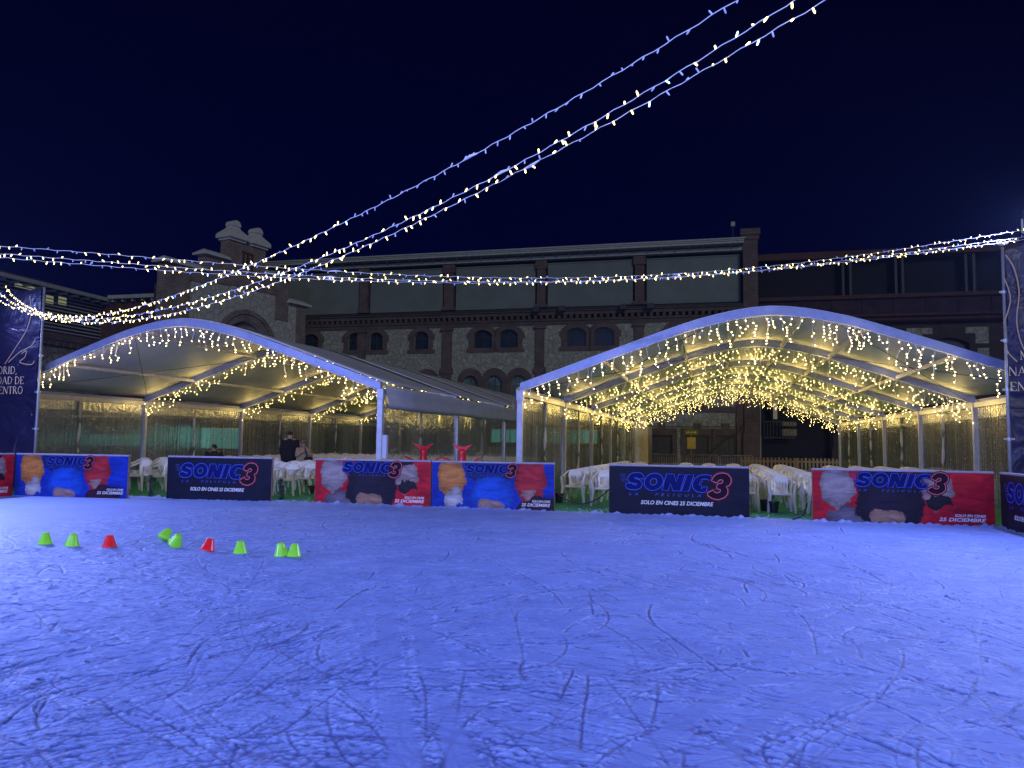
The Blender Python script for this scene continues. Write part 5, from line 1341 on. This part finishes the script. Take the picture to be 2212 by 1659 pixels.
p = W(-11.72, 20.7, -.006); person('person in a beige hooded coat raising a hand to the mouth', p, facecam(p) + .2, 1.32, 'beige_cloth', .40, {
    'rel': (.15, -.07, .66), 'rwr': (.05, -.10, .81), 'rpl': (.03, -.095, .835), 'lel': (-.15, -.06, .65), 'lwr': (-.06, -.12, .72), 'lpl': (-.035, -.125, .735)}, 'hair_black', hood=True)
b = thing('shoulder_bag', 'black shoulder bag hanging beside the person in the beige coat', 'bag', W(-11.50, 20.62, .66)); m = MB(); m.box(-.11, .11, -.08, .08, -.16, .16); part('pouch', m, 'black_cloth', b, bevel=.03)
part('strap', MB().tube([(-.06, 0, .15), (-.10, 0, .3), (-.14, 0, .46)], .015, 6), 'black_cloth', b)
p = W(-14.98, 21.0, -.006); hs = 1.58
person('seated person in dark clothes with a black cap behind the navy barrier', p, facecam(p) + .25, hs, 'black_cloth', .30, {
    'pelvis': (0, .03, .30), 'spine': (0, .03, .39), 'chest': (0, .02, .505), 'neck': (0, .0, .59), 'skull': (0, -.02, .645), 'crown': (0, -.01, .705),
    'lsh': (-.105, .015, .565), 'rsh': (.105, .015, .565), 'lel': (-.14, -.02, .41), 'rel': (.14, -.02, .41), 'lwr': (-.07, -.14, .37), 'rwr': (.07, -.14, .37), 'lpl': (-.05, -.17, .37), 'rpl': (.05, -.17, .37),
    'lhip': (-.055, .0, .28), 'rhip': (.055, 0, .28), 'lkn': (-.075, -.22, .28), 'rkn': (.075, -.22, .28), 'lan': (-.075, -.21, .045), 'ran': (.075, -.21, .045), 'lto': (-.08, -.30, .018), 'rto': (.08, -.30, .018)}, 'hair_black', cap=True)
chair(-14.98, 21.08, -.35, 'white plastic chair carrying the person with the black cap', GL, False)

# ------------------------------------------------------------------ thin air volume, added to give the lamps a glow
m_ = bpy.data.materials.new('lamp_glow_mist'); m_.use_nodes = True; nt = m_.node_tree; nt.nodes.remove(nt.nodes['Principled BSDF'])
pv = nt.nodes.new('ShaderNodeVolumePrincipled'); pv.inputs['Color'].default_value = (.55, .68, 1, 1); pv.inputs['Density'].default_value = .00032; pv.inputs['Anisotropy'].default_value = .35
nt.links.new(pv.outputs[0], nt.nodes['Material Output'].inputs['Volume']); MAT['lamp_glow_mist'] = m_
g = MB(); g.box(-100, 100, -40, 118, -1.6, 19.5); o = link('lamp_glow_volume', g.mesh('lamp_glow_volume', 'lamp_glow_mist'), None, (0, 0, 0), RZ); o['kind'] = 'stuff'

# ------------------------------------------------------------------ light
w = bpy.data.worlds.new('World'); scene.world = w; w.use_nodes = True; nt = w.node_tree
sky = nt.nodes.new('ShaderNodeTexSky'); sky.sky_type = 'NISHITA'; sky.sun_disc = False
SUN_EL = math.radians(20); SUN_AZ = math.radians(163)
sky.sun_elevation = math.radians(2); sky.sun_rotation = SUN_AZ; sky.altitude = 600; sky.ozone_density = 6.
tint = nt.nodes.new('ShaderNodeMix'); tint.data_type = 'RGBA'; tint.blend_type = 'MULTIPLY'; tint.inputs[0].default_value = 1; tint.inputs[7].default_value = (.05, .06, 1., 1)
bg = nt.nodes['Background']; nt.links.new(sky.outputs[0], tint.inputs[6]); nt.links.new(tint.outputs[2], bg.inputs[0]); bg.inputs[1].default_value = .011
sl = bpy.data.lights.new('rear_fill_sun', 'SUN'); sl.energy = .52; sl.angle = math.radians(12); sl.color = (.92, .97, 1.)  # stands in for unseen whitish light from behind the camera
so = bpy.data.objects.new('rear_fill_sun', sl); C.objects.link(so)
dirv = Vector((math.sin(SUN_AZ) * math.cos(SUN_EL), math.cos(SUN_AZ) * math.cos(SUN_EL), math.sin(SUN_EL))); so.rotation_euler = dirv.to_track_quat('Z', 'Y').to_euler()
def flood(name, p, target, power, size, spread, col=(.29, .37, 1)):
    l = bpy.data.lights.new(name, 'AREA'); l.shape = 'RECTANGLE'; l.size = size; l.size_y = size * .7; l.energy = power; l.color = col; l.spread = spread
    o = bpy.data.objects.new(name, l); C.objects.link(o); o.location = p; o.rotation_euler = (Vector(p) - Vector(target)).to_track_quat('Z', 'Y').to_euler()
flood('flood_lamp', W(5.46, 14.60, 5.3), W(-1, 6, 0), 560, .3, math.radians(120))
flood('flood_lamp', W(-17.6, 14.0, 5.2), W(-10, 7, 0), 740, .3, math.radians(105))
flood('flood_lamp', W(5.8, -1.5, 4.4), W(-3, 6, 0), 400, .3, math.radians(160))
flood('flood_lamp', W(-15.6, -1.5, 4.4), W(-5, 6, 0), 1250, .3, math.radians(160))
flood('flood_lamp', W(-4.5, -10, 4.8), W(-5, 11, .5), 1650, .4, math.radians(150))

scene.view_settings.view_transform = 'Standard'; scene.view_settings.look = 'None'; scene.view_settings.gamma = 1; scene.view_settings.exposure = 0
cy = scene.cycles; cy.use_denoising = True; cy.max_bounces = 7; cy.diffuse_bounces = 3; cy.glossy_bounces = 3; cy.transmission_bounces = 4; cy.transparent_max_bounces = 14
cy.sample_clamp_indirect = 3.; cy.sample_clamp_direct = 0; cy.caustics_reflective = False; cy.caustics_refractive = False; cy.use_light_tree = True
